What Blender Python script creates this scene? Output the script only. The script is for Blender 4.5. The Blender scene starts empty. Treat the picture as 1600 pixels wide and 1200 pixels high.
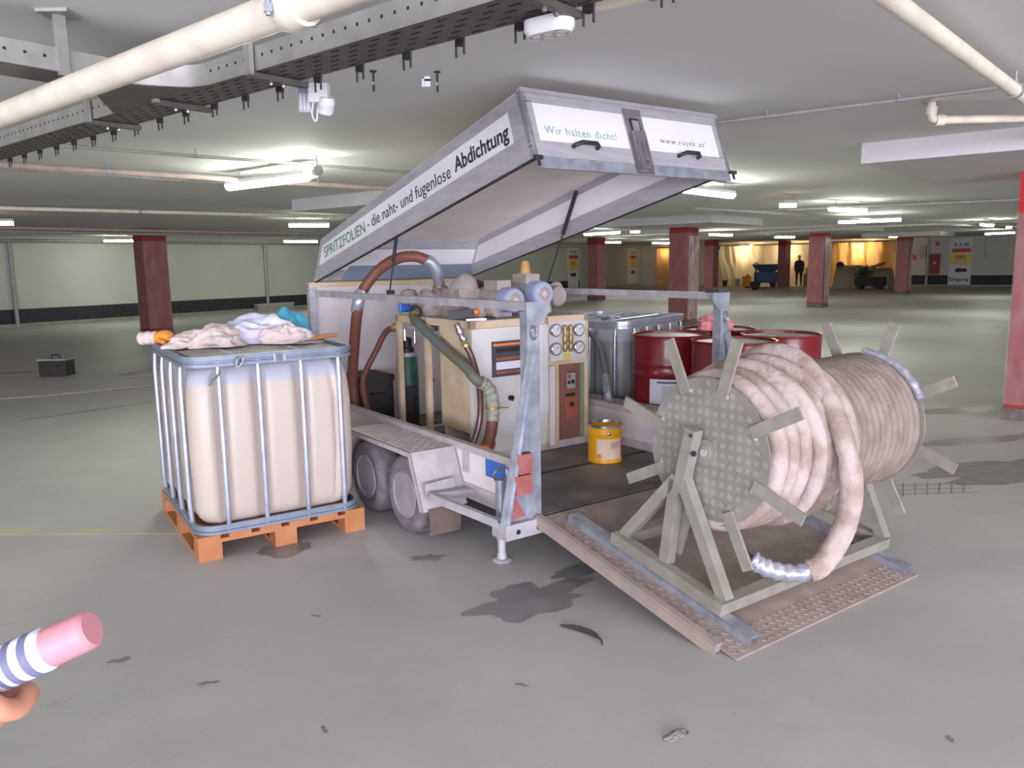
import bpy, bmesh, math, random
from mathutils import Vector, Matrix, noise

random.seed(7)
C = bpy.context.collection
SC = bpy.context.scene
PI = math.pi

# ------------------------------------------------------------------ camera, world, lights, exposure
cam_d = bpy.data.cameras.new('camera')
cam = bpy.data.objects.new('camera', cam_d); C.objects.link(cam)
cam_d.sensor_fit = 'HORIZONTAL'; cam_d.sensor_width = 36.0
cam_d.lens = 36.0 * 1227.5 / 1600.0
cam_d.clip_end = 300
pitch, roll = 0.1539, -0.0161
fw = Vector((0, math.cos(pitch), -math.sin(pitch)))
up0 = Vector((0, math.sin(pitch), math.cos(pitch))); rt0 = Vector((1, 0, 0))
rt = rt0 * math.cos(roll) + up0 * math.sin(roll)
up = -rt0 * math.sin(roll) + up0 * math.cos(roll)
cam.matrix_world = Matrix(((rt.x, up.x, -fw.x, 0), (rt.y, up.y, -fw.y, 0), (rt.z, up.z, -fw.z, 1.66), (0, 0, 0, 1)))
SC.camera = cam

w = bpy.data.worlds.new('world'); SC.world = w; w.use_nodes = True
w.node_tree.nodes['Background'].inputs[0].default_value = (0.84, 0.83, 1.0, 1)
w.node_tree.nodes['Background'].inputs[1].default_value = 1.0

def area(name, loc, target, sx, sy, power, col):
    d = bpy.data.lights.new(name, 'AREA'); d.shape = 'RECTANGLE'; d.size = sx; d.size_y = sy
    d.energy = power; d.color = col
    o = bpy.data.objects.new(name, d); C.objects.link(o); o.location = loc
    o.rotation_euler = (Vector(target) - Vector(loc)).to_track_quat('-Z', 'Y').to_euler()
    return o
# daylight through the open garage entrance behind the photographer
area('daylight_entrance', (2.0, -9.5, 1.32), (0.6, 6, 1.2), 20, 2.5, 2900, (0.845, 0.84, 1.0))

SC.cycles.diffuse_bounces = 8; SC.cycles.max_bounces = 12
vs = SC.view_settings
SC.display_settings.display_device = 'sRGB'
vs.view_transform = 'Standard'; vs.look = 'None'; vs.gamma = 1; vs.use_curve_mapping = False
vs.exposure = 0.1

# ------------------------------------------------------------------ materials
def lin(c):
    return tuple(((v / 255) / 12.92 if v / 255 <= 0.04045 else ((v / 255 + 0.055) / 1.055) ** 2.4) for v in c[:3]) + (1,)

def M(name, c, rough=0.6, metal=0.0, var=0.12, scale=9.0, c2=None, lo=0.35, hi=0.7, bump=0.0, bscale=60.0,
      emit=0.0, trans=0.0, alpha=1.0, sheen=0, detail=5.0, stretch=None, coat=0.0):
    m = bpy.data.materials.new(name); m.use_nodes = True
    nt = m.node_tree; N = nt.nodes; L = nt.links
    b = N['Principled BSDF']
    b.inputs['Roughness'].default_value = rough; b.inputs['Metallic'].default_value = metal
    tc = N.new('ShaderNodeTexCoord')
    vec = tc.outputs['Object']
    if stretch:
        mp = N.new('ShaderNodeMapping'); mp.inputs['Scale'].default_value = stretch
        L.new(vec, mp.inputs['Vector']); vec = mp.outputs['Vector']
    nz = N.new('ShaderNodeTexNoise'); nz.inputs['Scale'].default_value = scale; nz.inputs['Detail'].default_value = detail
    L.new(vec, nz.inputs['Vector'])
    cr = N.new('ShaderNodeValToRGB')
    a = lin(c)
    if c2 is None:
        p0 = tuple(max(0, v * (1 - var)) for v in a[:3]) + (1,); p1 = tuple(min(1, v * (1 + var)) for v in a[:3]) + (1,)
    else:
        p0, p1 = a, lin(c2)
    cr.color_ramp.elements[0].position = lo; cr.color_ramp.elements[0].color = p0
    cr.color_ramp.elements[1].position = hi; cr.color_ramp.elements[1].color = p1
    L.new(nz.outputs['Fac'], cr.inputs['Fac']); L.new(cr.outputs['Color'], b.inputs['Base Color'])
    if bump > 0:
        n2 = N.new('ShaderNodeTexNoise'); n2.inputs['Scale'].default_value = bscale; n2.inputs['Detail'].default_value = 4
        L.new(vec, n2.inputs['Vector'])
        bp = N.new('ShaderNodeBump'); bp.inputs['Strength'].default_value = bump; bp.inputs['Distance'].default_value = 0.01
        L.new(n2.outputs['Fac'], bp.inputs['Height']); L.new(bp.outputs['Normal'], b.inputs['Normal'])
    if emit > 0:
        b.inputs['Emission Color'].default_value = a; b.inputs['Emission Strength'].default_value = emit
    if trans > 0: b.inputs['Transmission Weight'].default_value = trans
    if alpha < 1: b.inputs['Alpha'].default_value = alpha
    if coat > 0: b.inputs['Coat Weight'].default_value = coat
    return m

def M_floor():
    m = M('concrete_floor', (186, 183, 181), 0.55, var=0.05, scale=0.6, bump=0.05, bscale=45)
    nt = m.node_tree; N = nt.nodes; L = nt.links; b = N['Principled BSDF']
    base = b.inputs['Base Color'].links[0].from_socket
    tc = [n for n in N if n.type == 'TEX_COORD'][0]
    def mask(scale, lo, hi, stretch=None, detail=6):
        v = tc.outputs['Object']
        if stretch:
            mp = N.new('ShaderNodeMapping'); mp.inputs['Scale'].default_value = stretch; mp.inputs['Rotation'].default_value = (0, 0, 0.7)
            L.new(v, mp.inputs['Vector']); v = mp.outputs['Vector']
        n = N.new('ShaderNodeTexNoise'); n.inputs['Scale'].default_value = scale; n.inputs['Detail'].default_value = detail
        n.inputs['Roughness'].default_value = 0.65
        L.new(v, n.inputs['Vector'])
        r = N.new('ShaderNodeMapRange'); r.inputs['From Min'].default_value = lo; r.inputs['From Max'].default_value = hi
        L.new(n.outputs['Fac'], r.inputs['Value']); return r.outputs['Result']
    def mix(a, col, fac, k):
        mu = N.new('ShaderNodeMath'); mu.operation = 'MULTIPLY'; mu.inputs[1].default_value = k; L.new(fac, mu.inputs[0])
        x = N.new('ShaderNodeMix'); x.data_type = 'RGBA'
        L.new(mu.outputs[0], x.inputs['Factor']); L.new(a, x.inputs['A']); x.inputs['B'].default_value = lin(col)
        return x.outputs['Result']
    c = mix(base, (160, 156, 157), mask(0.35, 0.42, 0.72), 0.45)
    c = mix(c, (200, 197, 195), mask(1.3, 0.52, 0.75), 0.5)
    c = mix(c, (128, 123, 122), mask(0.5, 0.60, 0.74, (0.5, 2.2, 1)), 0.5)
    c = mix(c, (92, 87, 84), mask(7, 0.68, 0.74), 0.6)
    c = mix(c, (150, 146, 146), mask(1.4, 0.5, 0.75, (0.6, 1.6, 1)), 0.3)
    c = mix(c, (80, 76, 74), mask(22, 0.72, 0.76), 0.6)
    c = mix(c, (150, 145, 144), mask(30, 0.55, 0.8), 0.35)
    L.new(c, b.inputs['Base Color'])
    return m

def M_ceiling():
    m = M('ceiling_paint', (216, 216, 214), 0.75, var=0.04, scale=0.8, bump=0.03, bscale=12)
    return m

def M_bottle(level):
    """translucent white bottle: creamy filling shows through below the filling level"""
    m = bpy.data.materials.new('tote_plastic'); m.use_nodes = True
    N = m.node_tree.nodes; L = m.node_tree.links; b = N['Principled BSDF']
    tc = N.new('ShaderNodeTexCoord'); sp = N.new('ShaderNodeSeparateXYZ'); L.new(tc.outputs['Object'], sp.inputs[0])
    r = N.new('ShaderNodeMapRange'); r.inputs['From Min'].default_value = level - 0.004; r.inputs['From Max'].default_value = level + 0.004
    L.new(sp.outputs['Z'], r.inputs['Value'])
    x = N.new('ShaderNodeMix'); x.data_type = 'RGBA'; L.new(r.outputs['Result'], x.inputs['Factor'])
    x.inputs['A'].default_value = lin((198, 184, 172)); x.inputs['B'].default_value = lin((182, 182, 196))
    L.new(x.outputs['Result'], b.inputs['Base Color'])
    b.inputs['Roughness'].default_value = 0.38
    b.inputs['Subsurface Weight'].default_value = 0.15; b.inputs['Subsurface Radius'].default_value = (0.05, 0.05, 0.04)
    return m

def M_film(name, col, alpha):
    m = bpy.data.materials.new(name); m.use_nodes = True
    N = m.node_tree.nodes; L = m.node_tree.links; b = N['Principled BSDF']
    b.inputs['Base Color'].default_value = lin(col); b.inputs['Roughness'].default_value = 0.25
    tc = N.new('ShaderNodeTexCoord'); mp = N.new('ShaderNodeMapping'); mp.inputs['Scale'].default_value = (2.2, 2.2, 0.9); mp.inputs['Rotation'].default_value = (0.55, 0.5, 0)
    L.new(tc.outputs['Object'], mp.inputs['Vector'])
    nz = N.new('ShaderNodeTexNoise'); nz.inputs['Scale'].default_value = 3.2; nz.inputs['Detail'].default_value = 5; nz.inputs['Distortion'].default_value = 0.4
    L.new(mp.outputs['Vector'], nz.inputs['Vector'])
    r = N.new('ShaderNodeMapRange'); r.inputs['From Min'].default_value = 0.35; r.inputs['From Max'].default_value = 0.8
    r.inputs['To Min'].default_value = alpha * 0.6; r.inputs['To Max'].default_value = min(1, alpha * 1.7)
    L.new(nz.outputs['Fac'], r.inputs['Value']); L.new(r.outputs['Result'], b.inputs['Alpha'])
    bp = N.new('ShaderNodeBump'); bp.inputs['Strength'].default_value = 0.5; bp.inputs['Distance'].default_value = 0.03
    L.new(nz.outputs['Fac'], bp.inputs['Height']); L.new(bp.outputs['Normal'], b.inputs['Normal'])
    return m

def M_sheet(name, col, tl):
    """thin polythene: partly diffuse, partly lit through from behind"""
    m = bpy.data.materials.new(name); m.use_nodes = True
    N = m.node_tree.nodes; L = m.node_tree.links
    b = N['Principled BSDF']; b.inputs['Base Color'].default_value = lin(col); b.inputs['Roughness'].default_value = 0.3
    t = N.new('ShaderNodeBsdfTranslucent'); t.inputs['Color'].default_value = lin(col)
    x = N.new('ShaderNodeMixShader'); x.inputs[0].default_value = tl
    L.new(b.outputs[0], x.inputs[1]); L.new(t.outputs[0], x.inputs[2])
    L.new(x.outputs[0], N['Material Output'].inputs['Surface'])
    return m

m_floor = M_floor(); m_ceil = M_ceiling()
m_wallw = M('wall_white', (196, 198, 186), 0.8, var=0.05, scale=0.7)
m_walld = M('wall_dark_band', (46, 48, 52), 0.7, var=0.2, scale=4)
m_curb = M('kerb_grey', (150, 148, 138), 0.8, var=0.15, scale=6)
m_shut = M('roller_door_grey', (172, 177, 164), 0.6, var=0.05)
m_red = M('column_red', (140, 44, 40), 0.6, var=0.10, scale=4)
m_redb = M('column_red_bright', (176, 22, 24), 0.5, var=0.08, scale=5)
m_colgrey = M('column_foot', (110, 100, 96), 0.8, var=0.25, scale=12)
m_film = M_film('wrap_film', (226, 214, 214), 0.17)
m_filmh = M_film('wrap_film_heavy', (224, 204, 202), 0.40)
m_tape = M('silver_tape', (190, 192, 205), 0.3, 0.6, var=0.15, scale=30, bump=0.4, bscale=40)
m_galv = M('galvanised_steel', (150, 155, 166), 0.42, 0.55, scale=14, c2=(186, 190, 200), bump=0.04, bscale=90)
m_galvw = M('galvanised_weathered', (166, 162, 166), 0.55, 0.2, scale=10, c2=(192, 188, 194), bump=0.05)
m_alu = M('aluminium_profile', (172, 169, 174), 0.5, 0.25, scale=6, c2=(190, 187, 192), stretch=(1, 1, 6))
m_alud = M('aluminium_dirty', (182, 172, 173), 0.65, 0.15, scale=12, c2=(200, 191, 193), bump=0.08)
m_white = M('panel_white', (233, 230, 232), 0.4, var=0.03, scale=3)
m_whited = M('panel_white_dirty', (222, 212, 212), 0.5, scale=4, c2=(232, 226, 228))
m_grey_in = M('lid_inner_grey', (240, 231, 223), 0.6, var=0.05, scale=3)
m_bluesheet = M('blue_grey_sheet', (128, 138, 154), 0.5, 0.2, var=0.1, scale=4)
m_rampplate = M('ramp_plate', (148, 132, 125), 0.75, 0.0, scale=10, c2=(168, 152, 144), bump=0.35, bscale=120)
m_rampedge = M('ramp_edge', (172, 152, 140), 0.7, 0.1, scale=8, c2=(150, 140, 142))
m_bed = M('trailer_bed', (84, 80, 77), 0.55, 0.0, scale=3, c2=(132, 126, 121), lo=0.4, hi=0.75, bump=0.08, bscale=20)
m_khaki = M('reel_paint', (140, 136, 124), 0.55, 0.1, scale=10, c2=(160, 155, 146), bump=0.04)
m_disc = M('disc_plate', (136, 131, 122), 0.5, 0.15, scale=9, c2=(154, 149, 141))
m_tread = M('tread_bars_glint', (186, 181, 173), 0.4, 0.2, var=0.05)  # lighter than the disc plate: the shine of the bars is in the colour
m_rubber = M('rubber', (104, 98, 102), 0.85, scale=14, c2=(134, 127, 130), bump=0.1)
m_rim = M('rim_grey', (150, 142, 150), 0.6, 0.1, scale=8, c2=(168, 160, 166))
m_black = M('black_plastic', (38, 36, 38), 0.5, var=0.2)
m_blackm = M('black_matt', (46, 42, 42), 0.8, scale=10, c2=(66, 60, 58))
m_redlamp = M('lamp_lens_red', (160, 84, 80), 0.45, scale=12, c2=(166, 112, 108))
m_blue = M('blue_sticker', (52, 104, 186), 0.5, var=0.1)
m_cream = M('cabinet_beige', (202, 174, 138), 0.6, scale=7, c2=(216, 200, 176), bump=0.03)
m_cabgrey = M('cabinet_light_grey', (206, 203, 202), 0.5, scale=4, c2=(218, 216, 214))
m_dust = M('dusty_motor_grey', (176, 164, 156), 0.85, scale=10, c2=(156, 146, 142), bump=0.12)
m_bluegrey = M('motor_cowl_blue', (160, 170, 202), 0.4, var=0.05, scale=6)
m_grill = M('cowl_grill', (206, 190, 184), 0.6, var=0.1)
m_screen = M('panel_dark', (74, 74, 84), 0.4, var=0.1)
m_orange = M('orange_trim', (236, 132, 52), 0.5, var=0.05)
m_orangebr = M('orange_brown', (172, 98, 72), 0.5, var=0.1)
m_brownpan = M('heater_brown', (138, 92, 76), 0.6, scale=7, c2=(122, 88, 76))
m_redpan = M('heater_red', (164, 86, 68), 0.5, var=0.1)
m_lcd = M('screen_white', (226, 220, 236), 0.3, var=0.02)
m_gauge = M('gauge_face', (214, 214, 220), 0.25, var=0.03)
m_chrome = M('chrome', (176, 172, 176), 0.25, 0.85, var=0.1)
m_brass = M('brass', (176, 152, 100), 0.4, 0.55, var=0.15, scale=20)
m_greenstrip = M('green_strip', (132, 148, 116), 0.6, var=0.08)
m_hosebr = M('hose_brown', (124, 74, 58), 0.55, scale=16, c2=(110, 68, 54), bump=0.2, bscale=40)
m_hosedark = M('hose_dark_red', (92, 54, 46), 0.3, var=0.15, scale=14, coat=0.3)
m_hosegreen = M('hose_grey_green', (104, 112, 108), 0.7, scale=4, c2=(108, 104, 66), lo=0.45, hi=0.6)
m_hoseor = M('hose_orange_end', (226, 112, 34), 0.45, var=0.08)
m_hosegrey = M('hose_grey', (120, 114, 112), 0.5, var=0.1)
m_cloth = M('hose_wrap_cloth', (158, 138, 128), 0.9, scale=6, c2=(190, 173, 168), lo=0.40, hi=0.56, bump=0.9, bscale=34, detail=8)
m_clothd = M('hose_wrap_dusty', (128, 114, 104), 0.9, scale=9, c2=(152, 138, 128), bump=0.7, bscale=40, detail=8)
m_drumred = M('drum_red', (128, 28, 30), 0.28, var=0.08, scale=5, coat=0.2)
m_drumtop = M('drum_top', (128, 116, 118), 0.45, 0.2, scale=8, c2=(150, 140, 142))
m_label = M('label_white', (222, 222, 236), 0.5, var=0.02)
m_ink = M('ink_dark', (48, 46, 66), 0.6, var=0.05)
m_inkg = M('ink_grey', (120, 118, 128), 0.6, var=0.05)
m_green = M('ink_green', (60, 128, 84), 0.6, var=0.05)
m_greenl = M('ink_green_light', (122, 172, 142), 0.6, var=0.05)
m_yellow = M('bucket_yellow', (232, 166, 22), 0.4, var=0.06)
m_paperb = M('bucket_label', (232, 208, 190), 0.5, scale=14, c2=(226, 190, 160))
m_wood = M('pallet_wood', (178, 112, 68), 0.75, scale=6, c2=(188, 130, 90), stretch=(1, 6, 1), bump=0.08)
m_cageblue = M('tote_rail', (126, 136, 150), 0.5, 0.3, scale=10, c2=(142, 152, 166))
m_cage = M('tote_tube', (178, 184, 200), 0.32, 0.6, scale=8, c2=(206, 210, 222))
m_card = M('cardboard', (142, 108, 80), 0.8, var=0.1)
m_pipe = M('pipe_cream', (226, 220, 200), 0.45, scale=7, c2=(214, 196, 182), lo=0.45, hi=0.75)
m_pipeg = M('pipe_grey', (168, 164, 158), 0.5, 0.2, var=0.1)
m_pipebr = M('pipe_reddish', (172, 152, 144), 0.6, var=0.12)
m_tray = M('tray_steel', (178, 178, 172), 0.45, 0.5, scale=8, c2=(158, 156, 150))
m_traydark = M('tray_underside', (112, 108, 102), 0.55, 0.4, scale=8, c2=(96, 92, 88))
m_hole = M('slot_dark', (30, 28, 28), 0.9, var=0.05)
m_skin = M('skin', (198, 138, 112), 0.55, var=0.06, scale=14)
m_jacket = M('dark_jacket', (48, 46, 56), 0.85, var=0.15)
m_trouser = M('dark_trousers', (50, 50, 58), 0.85, var=0.15)
m_hair = M('hair_brown', (60, 46, 38), 0.7, var=0.2)
m_signy = M('sign_yellow', (222, 206, 66), 0.5, var=0.04)
m_signr = M('sign_red', (196, 66, 58), 0.5, var=0.04)
m_signw = M('sign_white', (214, 214, 214), 0.5, var=0.02)
m_beamw = M('panel_edge_white', (206, 203, 203), 0.7, var=0.04, scale=3)
m_wet = M('wet_concrete', (136, 133, 134), 0.35, var=0.12, scale=6)
m_stain = M('dark_stain', (138, 133, 131), 0.6, var=0.15, scale=10)
m_sheetw = M_sheet('plastic_sheet', (226, 214, 190), 0.5)
m_sheeto = M_sheet('plastic_sheet_warm_lit', (240, 200, 140), 0.6)  # orange tint puts the warm light from behind into the sheet colour
m_covers = M_sheet('cover_sheet', (176, 164, 140), 0.25)
m_plant = M('leaf_green', (58, 82, 52), 0.6, var=0.3, scale=12)
m_equipb = M('equipment_blue', (70, 96, 140), 0.5, var=0.15)

def lampmat(name, col, s):
    m = bpy.data.materials.new(name); m.use_nodes = True
    b = m.node_tree.nodes['Principled BSDF']
    b.inputs['Base Color'].default_value = (0.9, 0.9, 0.9, 1)
    b.inputs['Emission Color'].default_value = col; b.inputs['Emission Strength'].default_value = s
    return m
m_tube = lampmat('fluorescent_glow', (0.95, 1.0, 0.86, 1), 85)
m_warm = lampmat('warm_glow', (1.0, 0.72, 0.30, 1), 12)
m_site2 = lampmat('site_lamp_dim', (1.0, 0.66, 0.34, 1), 60)
m_site = lampmat('site_lamp_glow', (1.0, 0.76, 0.44, 1), 260)

# ------------------------------------------------------------------ mesh builder
class B:
    def __init__(s): s.bm = bmesh.new()
    def box(s, x0, x1, y0, y1, z0, z1):
        v = [s.bm.verts.new(p) for p in ((x0,y0,z0),(x1,y0,z0),(x1,y1,z0),(x0,y1,z0),(x0,y0,z1),(x1,y0,z1),(x1,y1,z1),(x0,y1,z1))]
        for f in ((3,2,1,0),(4,5,6,7),(0,1,5,4),(1,2,6,5),(2,3,7,6),(3,0,4,7)): s.bm.faces.new([v[i] for i in f])
        return s
    def hexa(s, p):
        """eight corners, bottom ring then top ring"""
        v = [s.bm.verts.new(q) for q in p]
        for f in ((3,2,1,0),(4,5,6,7),(0,1,5,4),(1,2,6,5),(2,3,7,6),(3,0,4,7)): s.bm.faces.new([v[i] for i in f])
        return s
    def bar(s, p0, p1, wd, ht, side=None):
        p0 = Vector(p0); p1 = Vector(p1); d = (p1 - p0).normalized()
        a = Vector(side) if side else (Vector((0, 0, 1)) if abs(d.z) < 0.9 else Vector((1, 0, 0)))
        x = d.cross(a); 
        if side: x = (a - d * a.dot(d))
        x.normalize(); y = d.cross(x)
        x *= wd / 2; y *= ht / 2
        s.hexa([p0-x-y, p0+x-y, p0+x+y, p0-x+y, p1-x-y, p1+x-y, p1+x+y, p1-x+y]); return s
    def prism(s, poly, ext):
        e = Vector(ext); a = [s.bm.verts.new(p) for p in poly]; b = [s.bm.verts.new(Vector(p) + e) for p in poly]
        s.bm.faces.new(a[::-1]); s.bm.faces.new(b); n = len(a)
        for i in range(n): s.bm.faces.new((a[i], a[(i+1) % n], b[(i+1) % n], b[i]))
        return s
    def lathe(s, prof, c, ax=(0, 0, 1), n=24, cap=True):
        c = Vector(c); ax = Vector(ax).normalized()
        e1 = ax.orthogonal().normalized(); e2 = ax.cross(e1); rings = []
        for r, h in prof:
            if r < 1e-6: rings.append([s.bm.verts.new(c + ax * h)])
            else: rings.append([s.bm.verts.new(c + ax * h + (e1 * math.cos(2*PI*i/n) + e2 * math.sin(2*PI*i/n)) * r) for i in range(n)])
        for a, b in zip(rings, rings[1:]):
            if len(a) == 1 and len(b) == 1: continue
            if len(a) == 1:
                for i in range(n): s.bm.faces.new((a[0], b[(i+1) % n], b[i]))
            elif len(b) == 1:
                for i in range(n): s.bm.faces.new((a[i], a[(i+1) % n], b[0]))
            else:
                for i in range(n): s.bm.faces.new((a[i], a[(i+1) % n], b[(i+1) % n], b[i]))
        if cap:
            if len(rings[0]) > 1: s.bm.faces.new(rings[0][::-1])
            if len(rings[-1]) > 1: s.bm.faces.new(rings[-1])
        return s
    def cyl(s, p0, p1, r, r1=None, n=16):
        p0 = Vector(p0); p1 = Vector(p1)
        return s.lathe([(r, 0), (r if r1 is None else r1, (p1 - p0).length)], p0, p1 - p0, n)
    def tube(s, pts, r, n=10, close=False):
        pts = [Vector(p) for p in pts]; rings = []; k = len(pts)
        rr = r if hasattr(r, '__len__') else [r] * k
        prev = None
        for i in range(k):
            if close: t = pts[(i+1) % k] - pts[i-1]
            else: t = pts[min(i+1, k-1)] - pts[max(i-1, 0)]
            t.normalize()
            if prev is None: x = t.orthogonal().normalized()
            else:
                x = prev - t * prev.dot(t)
                if x.length < 1e-6: x = t.orthogonal()
                x.normalize()
            prev = x; y = t.cross(x)
            rings.append([s.bm.verts.new(pts[i] + (x * math.cos(2*PI*j/n) + y * math.sin(2*PI*j/n)) * rr[i]) for j in range(n)])
        for a, b in zip(rings, rings[1:] + ([rings[0]] if close else [])):
            for j in range(n): s.bm.faces.new((a[j], a[(j+1) % n], b[(j+1) % n], b[j]))
        if not close:
            s.bm.faces.new(rings[0][::-1]); s.bm.faces.new(rings[-1])
        return s
    def rings(s, rs, cap=True):
        vs_ = [[s.bm.verts.new(p) for p in r] for r in rs]; n = len(vs_[0])
        for a, b in zip(vs_, vs_[1:]):
            for j in range(n): s.bm.faces.new((a[j], a[(j+1) % n], b[(j+1) % n], b[j]))
        if cap: s.bm.faces.new(vs_[0][::-1]); s.bm.faces.new(vs_[-1])
        return s
    def grid(s, f, nu, nv, thick=None):
        v = [[s.bm.verts.new(f(i / nu, j / nv)) for j in range(nv + 1)] for i in range(nu + 1)]
        for i in range(nu):
            for j in range(nv): s.bm.faces.new((v[i][j], v[i+1][j], v[i+1][j+1], v[i][j+1]))
        return s
    def mesh(s, name, mats, off=Vector(), bev=0.0, angle=38, seg=1):
        bm = s.bm
        if bev > 0:
            ed = [e for e in bm.edges if len(e.link_faces) == 2 and e.calc_face_angle(0) > 0.7]
            bmesh.ops.bevel(bm, geom=ed, offset=bev, segments=seg, affect='EDGES', clamp_overlap=True)
        bmesh.ops.recalc_face_normals(bm, faces=bm.faces[:])
        if off.length > 0: bmesh.ops.translate(bm, verts=bm.verts[:], vec=-off)
        me = bpy.data.meshes.new(name); bm.to_mesh(me); bm.free()
        for p in me.polygons: p.use_smooth = True
        me.set_sharp_from_angle(angle=math.radians(angle))
        for m in (mats if isinstance(mats, (list, tuple)) else [mats]): me.materials.append(m)
        return me

O = Vector((-0.089, 4.278, 0)); TR = 0.619
TM = Matrix.Translation(O) @ Matrix.Rotation(TR, 4, 'Z')     # trailer frame: u to the right along its tail, v forward along its side

class Th:
    """one thing: an Empty at its base; parts are authored in the frame (trailer, world or own yaw) and shifted to the base"""
    def __init__(s, name, label, cat, base, frame='W', group=None, yaw=0.0, kind=None):
        s.o = bpy.data.objects.new(name, None); s.o.empty_display_size = 0.1; C.objects.link(s.o)
        s.base = Vector(base)
        if frame == 'T':
            s.o.location = TM @ s.base; s.o.rotation_euler = (0, 0, TR); s.off = s.base.copy()
        elif frame == 'L':
            s.o.location = s.base; s.o.rotation_euler = (0, 0, yaw); s.off = Vector()
        else:
            s.o.location = s.base; s.off = s.base.copy()
        s.o['label'] = label; s.o['category'] = cat
        if group: s.o['group'] = group
        if kind: s.o['kind'] = kind
    def part(s, name, b, mat, parent=None, label=None, bev=0.0, angle=38, kind=None, seg=1):
        o = bpy.data.objects.new(name, b.mesh(name, mat, s.off, bev, angle, seg)); C.objects.link(o); o.parent = parent or s.o
        if label: o['label'] = label
        if kind: o['kind'] = kind
        return o
    def link(s, name, me, parent=None, label=None, kind=None):
        o = bpy.data.objects.new(name, me); C.objects.link(o); o.parent = parent or s.o
        if label: o['label'] = label
        if kind: o['kind'] = kind
        return o
    def text(s, body, mat, origin, xd, yd, width=None, height=0.1, parent=None, name='lettering', bold=0.0, label=None, spacing=1.0, align='LEFT'):
        cu = bpy.data.curves.new('t', 'FONT'); cu.body = body; cu.size = 1; cu.offset = bold; cu.extrude = 0; cu.space_character = spacing
        cu.resolution_u = 3
        ob = bpy.data.objects.new('t', cu); C.objects.link(ob)
        bpy.context.view_layer.update()
        me = bpy.data.meshes.new_from_object(ob.evaluated_get(bpy.context.evaluated_depsgraph_get()))
        bpy.data.objects.remove(ob); bpy.data.curves.remove(cu)
        xs = [v.co.x for v in me.vertices]; x0, x1 = min(xs), max(xs)
        ky = height / 0.70; kx = (width / (x1 - x0)) if width else ky
        xd = Vector(xd).normalized(); yd = Vector(yd).normalized(); n = xd.cross(yd)
        og = Vector(origin)
        for v in me.vertices:
            v.co = og + xd * ((v.co.x - x0) * kx) + yd * (v.co.y * ky) + n * 0.002 - s.off
        me.materials.append(mat)
        return s.link(name, me, parent, label)

def single(name, b, mat, label, cat, group=None, base=None, kind=None, bev=0.0, angle=38):
    """a thing that is one mesh, origin at its base"""
    bs = Vector(base) if base is not None else Vector()
    o = bpy.data.objects.new(name, b.mesh(name, mat, bs, bev, angle)); C.objects.link(o); o.location = bs
    o['label'] = label; o['category'] = cat
    if group: o['group'] = group
    if kind: o['kind'] = kind
    return o
def struct(name, b, mat, parent=None, bev=0.0):
    o = bpy.data.objects.new(name, b.mesh(name, mat, Vector(), bev)); C.objects.link(o)
    if parent: o.parent = parent
    else: o['kind'] = 'structure'
    return o
def copy_tree(src, parent=None, label=None, loc=None, rz=None):
    c = src.copy(); C.objects.link(c)
    if parent: c.parent = parent
    if label: c['label'] = label
    if loc is not None: c.location = loc
    if rz is not None: c.rotation_euler = (0, 0, rz)
    for ch in list(src.children): copy_tree(ch, c)
    return c
def spline(pts, n=8):
    """Catmull-Rom through points"""
    P = [Vector(p) for p in pts]; P = [P[0] * 2 - P[1]] + P + [P[-1] * 2 - P[-2]]; out = []
    for i in range(1, len(P) - 2):
        for k in range(n):
            t = k / n; a, b, c, d = P[i-1], P[i], P[i+1], P[i+2]
            out.append(0.5 * ((2*b) + (c - a) * t + (2*a - 5*b + 4*c - d) * t*t + (3*b - a - 3*c + d) * t**3))
    out.append(P[-2]); return out
def ribbed(pts, r, amp=0.06):
    return [r * (1 + amp * (1 if i % 2 else -1)) for i in range(len(pts))]

A_ = Vector((math.cos(math.radians(50)), math.sin(math.radians(50)), 0))      # the garage grid
B_ = Vector((math.cos(math.radians(-40)), math.sin(math.radians(-40)), 0))
H = 2.62; HB = 2.45

# ------------------------------------------------------------------ setting
struct('floor', B().box(-45, 60, -12, 75, -0.2, 0), m_floor)
struct('ceiling', B().box(-45, 60, -12, 75, H, H + 0.3), m_ceil)

W1o = Vector((-11.5, 27.2, 0)); W1d = Vector((0.609, 0.793, 0)); W1n = Vector((0.793, -0.609, 0))   # n faces the hall
W2o = Vector((20, 44.9, 0)); W2d = Vector((0.788, -0.6155, 0)).normalized(); W2n = Vector((-W2d.y * -1, -W2d.x, 0)); W2n = Vector((-0.6155, -0.788, 0)).normalized()
def wall_slab(o, d, n, t0, t1, z0, z1, front, back):
    """slab between t0..t1 along d, from 'back' to 'front' along n"""
    b = B(); p = [o + d*t0 + n*back, o + d*t1 + n*back, o + d*t1 + n*front, o + d*t0 + n*front]
    b.hexa([Vector((q.x, q.y, z0)) for q in p] + [Vector((q.x, q.y, z1)) for q in p]); return b
struct('wall_left', wall_slab(W1o, W1d, W1n, -32, 33.3, 0, H, 0, -0.3), m_wallw)
struct('baseboard_left', wall_slab(W1o, W1d, W1n, -32, 25.7, 0.10, 0.52, 0.015, -0.05), m_walld)
struct('trim_1', wall_slab(W1o, W1d, W1n, -32, 33, 0, 0.09, 0.10, 0.0), m_curb)
struct('trim_2', wall_slab(W1o, W1d, W1n, -32, 33, 2.44, 2.50, 0.04, 0.0), m_pipeg)
dr = struct('door_1', wall_slab(W1o, W1d, W1n, 25.8, 31.4, 0.0, 2.40, 0.05, 0.0), m_shut)
for i in range(8):
    struct('slat', wall_slab(W1o, W1d, W1n, 25.85, 31.35, 0.04 + i*0.295, 0.32 + i*0.295, 0.075, 0.04), m_shut, dr, bev=0.01)
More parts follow.
